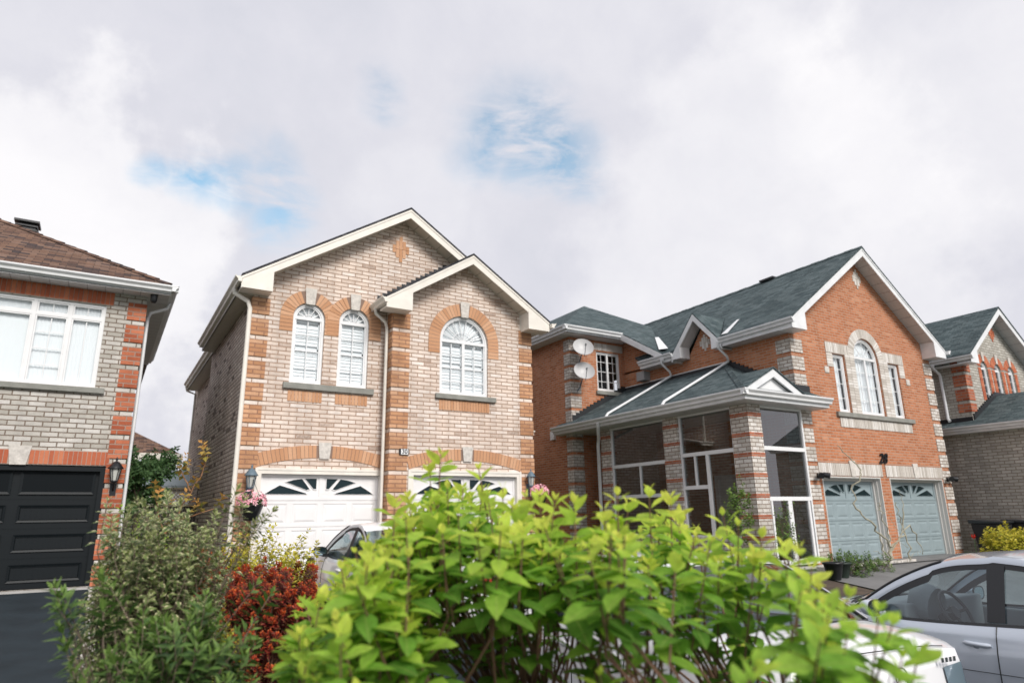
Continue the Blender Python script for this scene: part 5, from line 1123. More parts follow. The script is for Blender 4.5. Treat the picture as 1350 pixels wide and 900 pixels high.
shrub('barberry_bush', 'dense dark red barberry bush between the green shrubs', 'shrub', (.70, 3.5), .33, .36, -.20, -1.75, 1250, M_LRED, .020, .024, nodes=8, wide=.40, per=3, shoot=(.06, .10), dome=.16, lo=.62, lean=.9, tip_noise=.022, young=.95, bark=M_TWIGR)
shrub('barberry_bush', 'small red barberry bush partly hidden behind the variegated shrub', 'shrub', (.50, 4.6), .30, .3, -.15, -1.72, 300, M_LRED, .022, .026, nodes=8, wide=.36, per=3, shoot=(.08, .14), dome=.15, lo=.4, young=1.1, tip_noise=.03, bark=M_TWIGR, tbase=.1)
shrub('yellow_shrub', 'bright yellow shrub behind the red barberry, nearest the white garage door', 'shrub', (1.02, 4.8), .30, .30, -.06, -1.7, 170, M_LYEL, .032, .038, nodes=6, wide=.36, shoot=(.10, .18), dome=.25, lo=.35, tip_noise=.07)
shrub('yellow_shrub', 'slim yellow green shrub squeezed between variegated shrub and barberry', 'shrub', (.44, 2.75), .08, .12, -.33, -1.75, 120, M_LYEL, .020, .024, nodes=7, wide=.36, shoot=(.08, .12), dome=.2, lo=.6, tbase=-.25)
shrub('yellow_shrub', 'small yellow sprigs growing through the top of the red barberry', 'shrub', (.84, 3.6), .20, .16, -.15, -1.75, 48, M_LYEL, .028, .034, nodes=6, wide=.36, shoot=(.08, .12), dome=.2, lo=.12, tip_noise=.02)
shrub('lime_shrub', 'small bright green shrub at the foot of the red quoins', 'shrub', (.22, 4.4), .17, .22, .0, -1.7, 130, MATS['lime_leaf'], .035, .042, nodes=6, wide=.30, shoot=(.10, .16), dome=.2, lo=.4, tbase=-.1)
shrub('yellow_shrub', 'bright yellow shrub behind the red barberry, nearest the thin spiky branch', 'shrub', (.70, 4.1), .10, .10, -.03, -1.7, 90, M_LYEL, .026, .032, nodes=6, wide=.36, shoot=(.08, .14), dome=.2, lo=.3, tip_noise=.03)
shrub('yellow_shrub', 'bright yellow shrub at the right edge of the red barberry', 'shrub', (1.0, 3.9), .12, .10, -.12, -1.7, 100, M_LYEL, .026, .032, nodes=6, wide=.36, shoot=(.08, .14), dome=.2, lo=.3, tip_noise=.03)
# bronze sapling in the gap
def sapling():
    t = thing('rose_sapling', 'thin reddish stemmed sapling with bronze leaves in front of the dark fence', 'sapling', (.62, 7.0, -1.6)); st = MB(); fo = Foliage()
    for a, b in (((.62, 7, -1.6), (.55, 7.0, -.1)), ((.55, 7, -.1), (.80, 7.0, .42)), ((.55, 7, -.1), (.42, 7, .25)), ((.60, 7, 0), (.95, 7.05, .12)), ((.8, 7, .42), (.84, 7, .62)), ((.72, 7, .28), (.60, 7, .5))):
        branch(st, a, b, .008, .004, .05, 6)
        for k in range(3): p = Vector(a).lerp(Vector(b), .5+.25*k); fo.shoot(p, p+Vector((random.uniform(-.1, .1), random.uniform(-.1, .1), .12)), 5, .06, .075, young=.9, tbase=.2)
    st.build('stem', mat('reddish_stem', (.26, .13, .06), .7), t, uv=False); fo.build('leaves', M_LOR, t, wide=.32)
sapling()
# background tree and conifer
def crown_tree(name, label, c, r, rz, zbase, n, m, l, trunk=.07, cone=False):
    t = thing(name, label, 'tree', (c[0], c[1], zbase)); st = MB(); fo = Foliage(); C_ = Vector(c)
    branch(st, (c[0], c[1], zbase), (c[0], c[1], c[2]), trunk, trunk*.5, .02, 7)
    if cone:
        for i in range(n):
            h = random.random()**.7; z = c[2]+rz-2*rz*h; a = random.random()*6.28; rr = r*h*math.sqrt(random.random()); p = Vector((c[0]+rr*math.cos(a), c[1]+rr*math.sin(a), z-rr*.2)); fo.shoot(p, p+Vector((math.cos(a)*.2, math.sin(a)*.2, .1)), 4, l, l, young=.5, per=3)
    else:
        cl = [Vector((random.gauss(0, .45)*r, random.gauss(0, .45)*r, random.gauss(0, .5)*rz)) for _ in range(16)]
        for q in cl: branch(st, (c[0], c[1], c[2]-rz*.6), C_+q, trunk*.4, .012, .05, 5)
        for i in range(n):
            q = random.choice(cl)+Vector((random.gauss(0, .22)*r, random.gauss(0, .22)*r, random.gauss(0, .2)*rz)); p = C_+q; d = Vector((random.uniform(-1, 1), random.uniform(-1, 1), random.uniform(0, 1))).normalized()*.15; fo.shoot(p, p+d, 4, l, l, young=.6, per=2)
    fo.build('crown', m, t, wide=.34); st.build('trunk', M_BARK, t, uv=False)
crown_tree('garden_tree', 'small green tree in the gap beside the left house', (.80, 19.0, .95), .62, .75, -1.2, 900, mat_leaf('soft_green_leaf', [(0, (.09, .19, .08)), (.5, (.18, .33, .14)), (1, (.28, .46, .20))], trans=.35), .10)
crown_tree('pine_tree', 'distant dark evergreen tip above the shed roof', (3.75, 38, 1.7), 1.1, 1.3, -1.2, 500, M_LDARK, .16, cone=True)
shrub('rose_bush', 'low green shrub in front of the left blue garage door', 'shrub', (14.05, 9.05), .62, .45, -.86, -1.42, 210, M_LGRN, .05, .055, nodes=5, wide=.34, shoot=(.10, .16), dome=.35, lo=.5, tbase=.1)
shrub('low_shrub', 'small reddish green shrub beside the pruned vine trunk', 'shrub', (15.2, 9.1), .4, .3, -1.0, -1.4, 70, M_LGRN, .045, .05, nodes=5, wide=.32, shoot=(.1, .15), dome=.3, lo=.5, tbase=.25)
shrub('climbing_rose', 'climbing rose with pale leaves against the porch corner pillar', 'climber', (11.75, 9.95), .42, .2, .62, -1.4, 90, M_LGRN, .07, .08, nodes=5, wide=.34, shoot=(.15, .25), dome=.3, lo=.25, tbase=.45, tip_noise=.1)
shrub('climbing_rose', 'tall thin rose bush in front of the white porch door', 'climber', (12.6, 9.45), .35, .2, .10, -1.4, 80, M_LGRN, .055, .065, nodes=5, wide=.34, shoot=(.15, .25), dome=.5, lo=.5, tbase=.3, tip_noise=.16)
shrub('yellow_shrub', 'bright yellow bush in front of the black bins by the right hand house', 'shrub', (19.9, 8.3), 1.15, .6, -.48, -1.6, 330, M_LYEL, .085, .10, nodes=5, wide=.38, shoot=(.15, .25), dome=.25, lo=.5, tip_noise=.08)
def tulips():
    for i in range(3):
        x, y = 20.95+i*.22, 9.7-.08*i; z = -.80-.07*(i % 2); t = thing('tulip', ('left', 'middle', 'right')[i]+' one of the three red tulips by the grey brick side wall', 'flower', (x, y, -1.3), 'red tulips by the side wall')
        m_ = MB(); m_.tube([(x, y, -1.3), (x+.01, y, z)], .008, 5); m_.build('stem', mat('stem_green', (.06, .15, .04)), t, uv=False)
        m_ = MB()
        for k in range(6):
            a = k*1.05; m_.prism([(x, y, z-.02), (x+.06*math.cos(a-.4), y+.06*math.sin(a-.4), z+.06), (x+.05*math.cos(a), y+.05*math.sin(a), z+.13), (x+.06*math.cos(a+.4), y+.06*math.sin(a+.4), z+.06)], (.003, .003, .002))
        m_.build('petals', M_REDF, t, uv=False)
tulips()
def vine():
    t = thing('pruned_vine', 'bare pruned vine with pale twisted branches in front of the blue garage doors', 'vine', (15.95, 9.3, -1.4)); m_ = MB()
    S = 9.3
    def q(px, pz, dy=0): return Vector((px, S+dy, pz))
    def path(pts, r0, r1):
        P_ = []
        for i in range(len(pts)-1):
            for k in range(4):
                a = Vector(pts[i]).lerp(Vector(pts[i+1]), k/4); P_.append(a+Vector((random.uniform(-.035, .035), random.uniform(-.05, .05), random.uniform(-.03, .03))))
        P_.append(Vector(pts[-1])); n = len(P_); m_.tube(P_, [(r0+(r1-r0)*i/(n-1))*random.uniform(.75, 1.25)*.5 for i in range(n)], 7)
    path([q(15.95, -1.45), q(16.0, -1.15), q(16.15, -.85)], .085, .07)
    path([q(16.15, -.85), q(15.75, -.60, -.1), q(15.25, -.25, -.1), q(15.0, .05), q(15.1, .5, .1), q(15.3, .75), q(15.5, .95, .1), q(15.3, 1.25, .2), q(15.05, 1.55, .3)], .045, .02)
    path([q(16.0, -1.2), q(15.5, -.95, -.2), q(15.4, -.55, -.2)], .04, .02)
    path([q(16.15, -.85), q(16.3, -.5, .1), q(16.0, -.1), q(15.95, .15), q(15.8, .0)], .035, .012)
    path([q(16.15, -.85), q(16.6, -.55, -.1), q(16.75, -.2), q(16.75, .2, .05)], .04, .02)
    path([q(16.05, -1.0), q(16.8, -.35, -.15), q(17.2, -.65, -.1), q(17.45, -1.05)], .035, .018)
    path([q(16.7, -1.15, -.1), q(16.7, -.6, -.1), q(16.72, .05, -.1)], .035, .028); path([q(16.72, .0, -.1), q(16.95, .25), q(16.8, .5)], .02, .008); path([q(15.95, .15), q(16.1, .4), q(16.25, .3)], .012, .006); path([q(16.5, -.45), q(16.35, -.1), q(16.1, 0)], .012, .006)
    for _ in range(16):
        a = Vector((random.uniform(15.3, 17.3), S+random.uniform(-.15, .15), random.uniform(-1.2, -.8))); path([a, a+Vector((random.uniform(-.25, .25), 0, random.uniform(.05, .2)))], .012, .006)
    m_.build('branches', M_BARKG, t, uv=False)
vine()
def basket(label, c, r):
    t = thing('hanging_basket', label, 'flower basket', c, 'hanging baskets of pink flowers'); C_ = Vector(c); m_ = MB(); m_.lathe(c, [(r*.45, -r*1.25), (r*.55, -r*1.2), (r*.92, -.02), (r*.95, 0), (r*.85, 0), (r*.8, -.04), (.01, -.04)], 18); m_.build('pot', M_BLACK, t, uv=False)
    m_ = MB(); m_.tube([C_+V(0, .0, r*1.9), C_+V(0, .06, r*2.1), C_+V(0, .16, r*2.15)], .008, 5)
    for k in range(3): a = 2.1*k; m_.tube([C_+V(r*.9*math.cos(a), r*.9*math.sin(a), 0), C_+V(0, 0, r*1.9)], .004, 4)
    m_.build('hanger', M_BLACK, t, uv=False)
    fo = Foliage(); fl = MB()
    for i in range(90):
        d = Vector((random.gauss(0, 1), random.gauss(0, 1), random.uniform(-.35, 1))).normalized(); p = C_+Vector((d.x*r*.95, d.y*r*.95, d.z*r*.7+.02)); fo.shoot(C_+(p-C_)*.5, p, 3, .045, .05, young=.5, per=2)
        if d.z > -.3:
            for k in range(5):
                a = k*1.257+random.random(); n = (d+Vector((0, 0, .3))).normalized(); s_ = perp(n, a); s2 = perp(n, a+.6); q_ = C_+Vector((d.x*r*1.12, d.y*r*1.12, d.z*r*.95+.05)); fl.prism([q_, q_+s_*.044+n*.012, q_+s2*.046], n*.003)
    fo.build('leaves', M_LGRN, t, wide=.4); fl.build('flowers', M_PINKF, t, uv=False)
basket('hanging basket of pink flowers below the left lantern of the pink house', (2.50, 13.70, .30), .235)
basket('hanging basket of pink flowers at the right corner of the pink house behind the bush', (8.86, 13.3, .50), .19)
def pots():
    for i, (x, y, h) in enumerate(((13.0, 8.75, .34), (13.42, 8.85, .30))):
        t = thing('plant_pot', ('black' if i == 0 else 'dark green')+' round plant pot standing '+('behind the bush, left of the low shrub' if i == 0 else 'between the black pot and the low shrub'), 'plant pot', (x, y, gz(x, y))); m_ = MB(); z = gz(x, y); m_.lathe((x, y, z), [(.12, 0), (.19, h*.9), (.21, h*.9), (.21, h), (.18, h), (.17, h-.03), (.01, h-.04)], 20); m_.build('pot', M_BLACK if i == 0 else mat('dark_green_plastic', (.02, .035, .025), .5), t, uv=False)
        m_ = MB(); m_.lathe((x, y, z), [(.165, h-.035), (.1, h-.02), (.005, h-.015)], 12); m_.build('soil', M_SOIL, t, uv=False)
    # stone edge of the bed before the garage
    k = MB(); x = 13.9
    while x < 17.6: ln = random.uniform(.25, .4); k.hexa([(x+a*(ln-.02), 9.56+b*.22, -1.45+c*(.25+random.uniform(0, .02))) for a in (0, 1) for b in (0, 1) for c in (0, 1)]); x += ln
    tag(k.build('stone_kerb', M_KEY, bevel=.012), 'low grey stone kerb between the blue garage doors and the flower bed', 'kerb')
pots()
def bins():
    for i, (x, y) in enumerate(((21.3, 9.35), (22.05, 8.85))):
        t = thing('wheeled_bin', ('left' if i == 0 else 'right')+' black wheeled bin behind the yellow bush by the side wall', 'bin', (x, y, -1.36), 'black bins by the side wall'); z = -1.36; m_ = MB()
        m_.hexa([(x+sx*(.26 if c == 0 else .33), y+sy*(.28 if c == 0 else .38), z+(.05 if c == 0 else .96)) for sx in (-1, 1) for sy in (-1, 1) for c in (0, 1)]); m_.build('body', M_BLACKRUB, t, bevel=.02)
        m_ = MB(); m_.hexa([(x+sx*.36, y+sy*.43, z+(.965 if c == 0 else (1.02 if sy < 0 else 1.07))) for sx in (-1, 1) for sy in (-1, 1) for c in (0, 1)]); m_.build('lid', mat('black_plastic', (.02, .024, .028), .3), t, bevel=.02)
        for s_ in (-1, 1): m_ = MB(); m_.tube([(x+s_*.26, y+.33, z+.1), (x+s_*.32, y+.33, z+.1)], .1, 14); m_.build('wheel', M_BLACKRUB, t)
bins()

# ================================================================== CARS
def crom(pts, n=8):
    out = []; P_ = [np.array(p, float) for p in pts]
    for i in range(len(P_)-1):
        p0 = P_[max(0, i-1)]; p1 = P_[i]; p2 = P_[i+1]; p3 = P_[min(len(P_)-1, i+2)]
        for k in range(n):
            t = k/n; out.append(.5*((2*p1)+(-p0+p2)*t+(2*p0-5*p1+4*p2-p3)*t*t+(-p0+3*p1-3*p2+p3)*t**3))
    out.append(P_[-1]); return out
def mat_paint(name, col, metal, rough=.28):
    m = mat(name, col, rough, metal, coat=1.0); b = m.node_tree.nodes['Principled BSDF']; b.inputs['Coat Roughness'].default_value = .04; return m
M_SILVER = mat_paint('silver_blue_paint', (.58, .63, .70), .35); M_WPAINT = mat_paint('white_car_paint', (.80, .80, .81), 0); M_CHROME = mat('chrome', (.75, .74, .74), .12, 1.0)
M_CARGL = mat_glass('car_glass', (.58, .66, .68), 1.0); M_CARGL2 = mat_glass('windscreen_glass', (.74, .84, .87), 1.1); M_TRIM = mat('black_trim', (.015, .016, .018), .35); M_GREYIN = mat('grey_upholstery', (.27, .28, .29), .85, bump=.3, bscale=80); M_MIRROR = mat('mirror_glass', (.55, .72, .78), .03, 1.0); M_TAIL = mat('tail_light_red', (.35, .02, .02), .12, coat=1); M_HEAD = mat('clear_light', (.45, .50, .53), .1, .4, coat=1)
def sedan(name, label, cat, loc, L_, hwm, H, paint, pitch=0.0, star=False, group=None, handle_col=None, wheel_r=.31, yaw=0, mirror_m=None):
    t = thing(name, label, cat, (0, 0, 0), group); hz = H/1.44
    yA = L_-1.42; yH = L_-2.18; yRH = 1.38; yRB = .72; bp_ = yH-.42; fw, rw = L_-.88, .92
    hwpts = [(0, .80), (.10, .88), (.35, .955), (.8, .99), (1.4, 1.0), (L_-1.3, 1.0), (L_-.7, .965), (L_-.3, .88), (L_-.1, .76), (L_, .66)]
    hw = lambda y: hwm*float(np.interp(y, [p[0] for p in hwpts], [p[1] for p in hwpts]))
    zbp = [(0, .93), (.25, .965), (yRB, .975), (1.6, .90), (L_-1.9, .845), (yA, .865), (L_-.9, .825), (L_-.35, .74), (L_, .62)]
    zbc = crom([(a, b*hz) for a, b in zbp], 6); zb = lambda y: float(np.interp(y, [p[0] for p in zbc], [p[1] for p in zbc]))
    wp_ = [(0, .93), (.08, .975), (.25, 1.0), (.55, 1.0), (.72, .992), (.745, .985), (.90, .965), (1.0, .925)]
    ww = lambda s: float(np.interp(s, [p[0] for p in wp_], [p[1] for p in wp_]))
    z0 = .20; body = MB(); body.smooth = True
    ny, nz = int(L_/.04), 22; ys_ = [L_*i/ny for i in range(ny+1)]; ss = [j/nz for j in range(nz+1)]
    def P(y, s, sd): return Vector((sd*hw(y)*ww(s), y, z0+(zb(y)-z0)*s))
    AR = wheel_r+.065
    for sd in (-1, 1):
        b = len(body.v); pts = []
        for y in ys_:
            for s_ in ss:
                p = P(y, s_, sd)
                for wy in (fw, rw):
                    d = math.hypot(p.y-wy, p.z-wheel_r)
                    if d < AR+.022 and d > AR-.05 and d > 1e-4: k_ = AR/d; p.y = wy+(p.y-wy)*k_; p.z = wheel_r+(p.z-wheel_r)*k_
                pts.append(p)
        body.v += pts; W_ = nz+1
        for i in range(ny):
            for j in range(nz):
                q = (b+i*W_+j, b+i*W_+j+1, b+(i+1)*W_+j+1, b+(i+1)*W_+j)
                ctr = sum((body.v[a] for a in q), Vector())/4
                if any(math.hypot(ctr.y-wy, ctr.z-wheel_r) < AR-.004 for wy in (fw, rw)): continue
                body.f.append(q if sd > 0 else q[::-1]); body.mi.append(0); body.sm.append(True)
    xs_ = [-1+2*i/14 for i in range(15)]
    def deck(y, x): w_ = hw(y)*.925; return Vector((x*w_, y, zb(y)+.055*hz*(1-x**4)*(1 if .1 < y < L_-.2 else .55)))
    def cowl(x): return yA+.30*(1-x*x)+.02
    nseg = 12
    body.grid([[(lambda yy: deck(yy, x))(cowl(x)*(1-i/nseg)+L_*(i/nseg)) for x in xs_] for i in range(nseg+1)])
    def rb(x): return yRB-.20*(1-x*x)
    body.grid([[deck(0+(rb(x))*(i/8), x) for x in xs_] for i in range(9)])
    for ye, sg in ((0, -1), (L_, 1)):   # end faces
        rows = []
        for j in range(11):
            s_ = j/10; zz = z0+(zb(ye)-z0)*s_; w_ = hw(ye)*ww(s_); bul = .12*(1 if s_ < .55 else 1-.35*(s_-.55)/.45)
            rows.append([Vector((x*w_, ye+sg*bul*(1-x*x), zz+(.03*hz*(1-x**4) if j == 10 else 0))) for x in xs_])
        rows.append([deck(ye, x) for x in xs_]); body.grid(rows)
    rail = crom([(yA+.02, .80, .885), (yA-.36, .715, 1.16), (yH, .645, 1.345), (yH-.35, .625, 1.40), ((yH+yRH)/2, .62, 1.41), (yRH+.1, .635, 1.365), (yRH-.33, .69, 1.18), (yRB, .765, .985)], 8)
    rail = [(a, b*hwm/.86, c*hz) for a, b, c in rail]; ry = [r[0] for r in rail][::-1]; rx_ = [r[1] for r in rail][::-1]; rz_ = [r[2] for r in rail][::-1]
    RL = lambda y: (float(np.interp(y, ry, rx_)), float(np.interp(y, ry, rz_)))
    ygrid = list(np.linspace(yRB, yA+.02, 70)); trim = MB(); glass = MB(); trim.smooth = True; glass.smooth = True
    for sd in (-1, 1):
        glass.cut(); trim.cut()
        rows_b, rows_t, rows_g, rows_l = [], [], [], []
        for y in ygrid:
            x, z = RL(y); R_ = Vector((sd*x, y, z)); B_ = P(y, 1.0, sd); 
            if R_.z < B_.z+.002: R_ = B_+Vector((0, 0, .002))
            ln = (R_-B_).length; d = (B_-R_)/max(ln, 1e-5); vert = max(.3, 1)
            slope_f = 1.45 if (y > yH+.1 or y < yRH-.1) else 1.0
            a = min(.050*slope_f, ln); c = min(a+.045*slope_f, ln); e_ = max(c, ln-.022)
            o = Vector((sd*.002, 0, 0)); rows_b.append([R_, R_+d*a*.5+Vector((sd*.006, 0, 0)), R_+d*a]); rows_t.append([R_+d*a-o*2, R_+d*c-o*2]); rows_g.append([R_+d*c-o*4, R_+d*e_-o*4]); rows_l.append([R_+d*e_-o*2, B_+o])
        body.grid(rows_b); trim.grid(rows_t); glass.grid(rows_g); trim.grid(rows_l)
        for (yy, hwid) in ((bp_, .065), (yRB+.42, .022)):   # B pillar and rear divider
            rows = []
            for q in (0, .25, .5, .75, 1):
                r2 = []
                for dy in (-hwid, hwid):
                    y = yy+dy+.06*q*(-1 if yy > 2 else 1)*0; x, z = RL(y); R_ = Vector((sd*x, y, z)); B_ = P(y, 1.0, sd); p = B_.lerp(R_, .06+q*.82); p.x += sd*.004; r2.append(p)
                rows.append(r2)
            trim.grid(rows)
    # roof, windscreen, rear glass
    rr = []
    for i in range(17):
        y = yRH+(yH-yRH)*i/16; x, z = RL(y); rr.append([Vector((x*u, y+.10*(1-u*u)*((i/16-.5)*2), z+.035*(1-u*u)*hz)) for u in xs_])
    body.grid(rr)
    def scr(top_y, bot_fn, sgn, n=10):
        rows = []
        xt, zt = RL(top_y)
        for i in range(n+1):
            f_ = i/n; r2 = []
            for u in xs_:
                yb_ = bot_fn(u); tp = Vector((xt*u, top_y+.10*(1-u*u)*sgn, zt+.035*(1-u*u)*hz)); bp = deck(yb_, u); bp.x = u*hw(yb_)*.87; p = tp.lerp(bp, f_)
                yy = top_y+(bot_fn(1)-top_y)*f_; xr, zr_ = RL(yy); p.x = u*xr; p.z = p.z*(1-abs(u)**3)+zr_*abs(u)**3 if True else p.z; p.z += .02*math.sin(PI*f_)*(1-u*u); r2.append(p)
            rows.append(r2)
        return rows
    ws_ = scr(yH, lambda u: cowl(u)-.0, 1); rg_ = scr(yRH, rb, -1)
    bo = body.build('body', paint, t, uv=False)
    g_ = MB(); g_.smooth = True; g_.grid(ws_); g_.build('windscreen', M_CARGL2, t, uv=False); g_ = MB(); g_.smooth = True; g_.grid(rg_); g_.build('rear_window', M_CARGL, t, uv=False)
    glass.build_split('side_window', M_CARGL2 if not star else M_CARGL, t, uv=False); trim.build_split('window_trim', M_TRIM, t, uv=False)
    sp = MB()
    for rows in (ws_, rg_):
        sp.cut()
        for u in (0, -1):
            sp.tube([r[u]+Vector((0, 0, .004)) for r in rows], .011, 6)
    sp.tube([p+Vector((0, 0, .004)) for p in rg_[-1]], .01, 5); sp.cut(); sp.tube([p+Vector((0, 0, .004)) for p in ws_[0]], .008, 5); sp.cut(); sp.tube([p+Vector((0, 0, .006)) for p in ws_[-1]], .012, 5); sp.build_split('screen_seal', M_TRIM, t, uv=False)
    # gaps between panels
    gp = MB()
    for sd in (-1, 1):
        for yy in (yA-.22, bp_, rw+.42):
            gp.tube([P(yy+(.03*math.sin(s_*3) if yy > yH else 0), s_, sd)+Vector((sd*.0015, 0, 0)) for s_ in np.linspace(.10, 1.0, 14)], .0045, 4)
        gp.tube([P(y, .10, sd)+Vector((sd*.0015, 0, 0)) for y in np.linspace(rw+.42, yA-.22, 12)], .004, 4)
        gp.tube([P(y, .50, sd)+Vector((sd*.001, 0, 0)) for y in np.linspace(rw+.36, fw-.36, 20)], .0025, 4)
    if star: gp.tube([deck(.02, x)+Vector((0, -.0, .001)) for x in xs_[1:-1]], .004, 4); gp.tube([Vector((sd_, 0, 0))+deck(yy, 1) for sd_, yy in ((-.05, .04), (-.05, .6))], .004, 4)
    gp.build('panel_gap', M_TRIM, t, uv=False)
    for sd in (-1, 1):       # sill moulding
        m_ = MB(); m_.grid([[P(y, s_, sd)+Vector((sd*o_, 0, 0)) for s_, o_ in ((.0, .0), (.02, .012), (.075, .012), (.085, .0))] for y in np.linspace(rw+.40, fw-.40, 16)]); m_.build('sill_moulding', M_TRIM, t, uv=False)
    for sd in (-1, 1):
        for yy in (bp_+.13, rw+.55):
            c_ = P(yy, .80, sd); m_ = MB(); pts = [c_+Vector((sd*(.006+.022*math.sin(PI*q)), .20*q-.10+.01, 0)) for q in np.linspace(0, 1, 9)]; m_.tube(pts, [.012]+[.019]*7+[.012], 8); 
            m_.sphere(c_+Vector((-sd*.012, .02, -.012)), .036, 8, .8); m_.build('door_handle', handle_col or paint, t, uv=False)
    # mirrors
    for sd in (-1, 1):
        y = yA-.26; bpt = P(y, 1.0, sd); m_ = MB(); c_ = bpt+Vector((sd*.13, .02, .085)); m_.smooth = True
        rows = []
        for i in range(9):
            f_ = i/8; s_ = [1, 1.02, 1.03, 1.0, .94, .84, .68, .42, .05][i]; rows.append([c_+Vector((sd*.105*s_*math.copysign(abs(math.cos(a))**.7, math.cos(a)), -.045+.15*f_, .068*s_*math.copysign(abs(math.sin(a))**.7, math.sin(a)))) for a in [2*PI*q/18 for q in range(18)]])
        m_.grid(rows, True); m_.hexa([bpt+Vector((sd*a_, dy, dz)) for a_ in (-.01, .09) for dy in (-.03, .05) for dz in (.0, .05)]); mo = m_.build('wing_mirror', mirror_m or paint, t, uv=False)
        m_ = MB(); m_.poly([c_+Vector((sd*.098*math.copysign(abs(math.cos(a))**.7, math.cos(a)), -.049, .060*math.copysign(abs(math.sin(a))**.7, math.sin(a)))) for a in [2*PI*q/18 for q in range(18)]]); m_.build('mirror_glass', M_MIRROR, mo, uv=False)
        m_ = MB(); m_.ring([c_+Vector((sd*.108*math.copysign(abs(math.cos(a))**.7, math.cos(a)), -.050, .070*math.copysign(abs(math.sin(a))**.7, math.sin(a)))) for a in [2*PI*q/18 for q in range(18)]], [c_+Vector((sd*.094*math.copysign(abs(math.cos(a))**.7, math.cos(a)), -.050, .057*math.copysign(abs(math.sin(a))**.7, math.sin(a)))) for a in [2*PI*q/18 for q in range(18)]], (0, .012, 0)); m_.build('mirror_rim', M_TRIM, mo, uv=False)
    # wheels
    for sd in (-1, 1):
        for wy in (fw, rw):
            xw = sd*(hwm-.02); m_ = MB(); m_.smooth = True; prof = [(wheel_r*.66, 0), (wheel_r*.94, .0), (wheel_r, -.03), (wheel_r, -.19), (wheel_r*.9, -.21), (.05, -.21)]
            m_.grid([[Vector((xw+sd*dx, wy+r*math.cos(a), wheel_r+r*math.sin(a))) for a in [2*PI*q/32 for q in range(32)]] for r, dx in prof], True); wo = m_.build('wheel', M_BLACKRUB, t, uv=False)
            m_ = MB()
            for q in range(5):
                a = 2*PI*q/5; n_ = Vector((0, math.cos(a), math.sin(a))); s_ = Vector((0, -math.sin(a), math.cos(a))); c_ = Vector((xw-sd*.02, wy, wheel_r)); m_.prism([c_+n_*.03-s_*.03, c_+n_*.03+s_*.03, c_+n_*wheel_r*.64+s_*.05, c_+n_*wheel_r*.64-s_*.05], (-sd*.03, 0, 0))
            m_.ring([Vector((xw-sd*.005, wy+wheel_r*.67*math.cos(a), wheel_r+wheel_r*.67*math.sin(a))) for a in [2*PI*q/28 for q in range(28)]], [Vector((xw-sd*.005, wy+wheel_r*.6*math.cos(a), wheel_r+wheel_r*.6*math.sin(a))) for a in [2*PI*q/28 for q in range(28)]], (-sd*.05, 0, 0)); m_.build('rim', mat('alloy', (.55, .56, .57), .3, .9), wo, uv=False)
            m_ = MB(); m_.tube([(sd*(hwm-.30), wy, wheel_r+.02), (sd*(hwm-.015), wy, wheel_r+.02)], AR+.012, 28, False); m_.build('wheel_well', M_BLACKRUB, t, uv=False)
    # interior
    m_ = MB(); m_.box(-hwm*.85, hwm*.85, .7, yA, .28, .34); m_.hexa([(sx*hwm*.80, yA-.42+a*.62-(.08 if c else 0)*0, .55+c*(.40 if a == 0 else .34)) for sx in (-1, 1) for a in (0, 1) for c in (0, 1)]); m_.box(-.1, .1, yA-1.3, yA-.4, .3, .62)
    m_.tube([(-hwm*.42, yA-.52, .93*hz), (-hwm*.42, yA-.36, .96*hz)], [.16, .19], 14); m_.box(-hwm*.2, hwm*.2, yA-.44, yA-.40, .62, .86)
    for sd in (-1, 1): m_.hexa([(sd*hwm*(.80+.04*a), y_, zz) for a in (0, 1) for y_ in (1.0, yA-.1) for zz in (.3, zb(1.8)-.04)])
    m_.build('dashboard', M_GREYIN, t, uv=False, bevel=.02)
    for sd in (-1, 1):
        m_ = MB(); x_ = sd*hwm*.42; m_.box(x_-.24, x_+.24, yA-1.42, yA-.92, .34, .56); m_.hexa([(x_+sx*(.24 if c == 0 else .19), yA-1.42-.16*(1 if a else 0)-(.24 if c else 0)+.12, .52+c*.58) for sx in (-1, 1) for a in (0, 1) for c in (0, 1)]); m_.hexa([(x_+sx*.13, yA-1.64-.09*a+.02, 1.12+c*.17) for sx in (-1, 1) for a in (0, 1) for c in (0, 1)]); m_.build('seat', M_GREYIN, t, uv=False, bevel=.04)
    m_ = MB(); m_.box(-hwm*.75, hwm*.75, 1.0, 1.5, .34, .56); m_.hexa([(sx*hwm*.72, .86+.16*a+.14*(1-c), .5+c*.5) for sx in (-1, 1) for a in (0, 1) for c in (0, 1)]); m_.build('rear_seat', M_GREYIN, t, uv=False, bevel=.04)
    m_ = MB(); c_ = Vector((-hwm*.42, yA-.68, .90*hz)); ax = Vector((0, -.88, .48)).normalized(); e1 = Vector((1, 0, 0)); e2 = ax.cross(e1); ring_ = [c_+(e1*math.cos(a)+e2*math.sin(a))*.185 for a in [2*PI*q/28 for q in range(29)]]
    m_.tube(ring_, .015, 7, False)
    for a in (PI*.02, PI*.98, PI*1.5): m_.tube([c_-ax*.03, c_+(e1*math.cos(a)+e2*math.sin(a))*.18], .014, 6)
    m_.tube([c_-ax*.16, c_-ax*.02, c_+ax*.0], [.035, .06, .055], 12); m_.build('steering_wheel', mat('dark_grey_plastic', (.045, .045, .048), .45), t, uv=False)
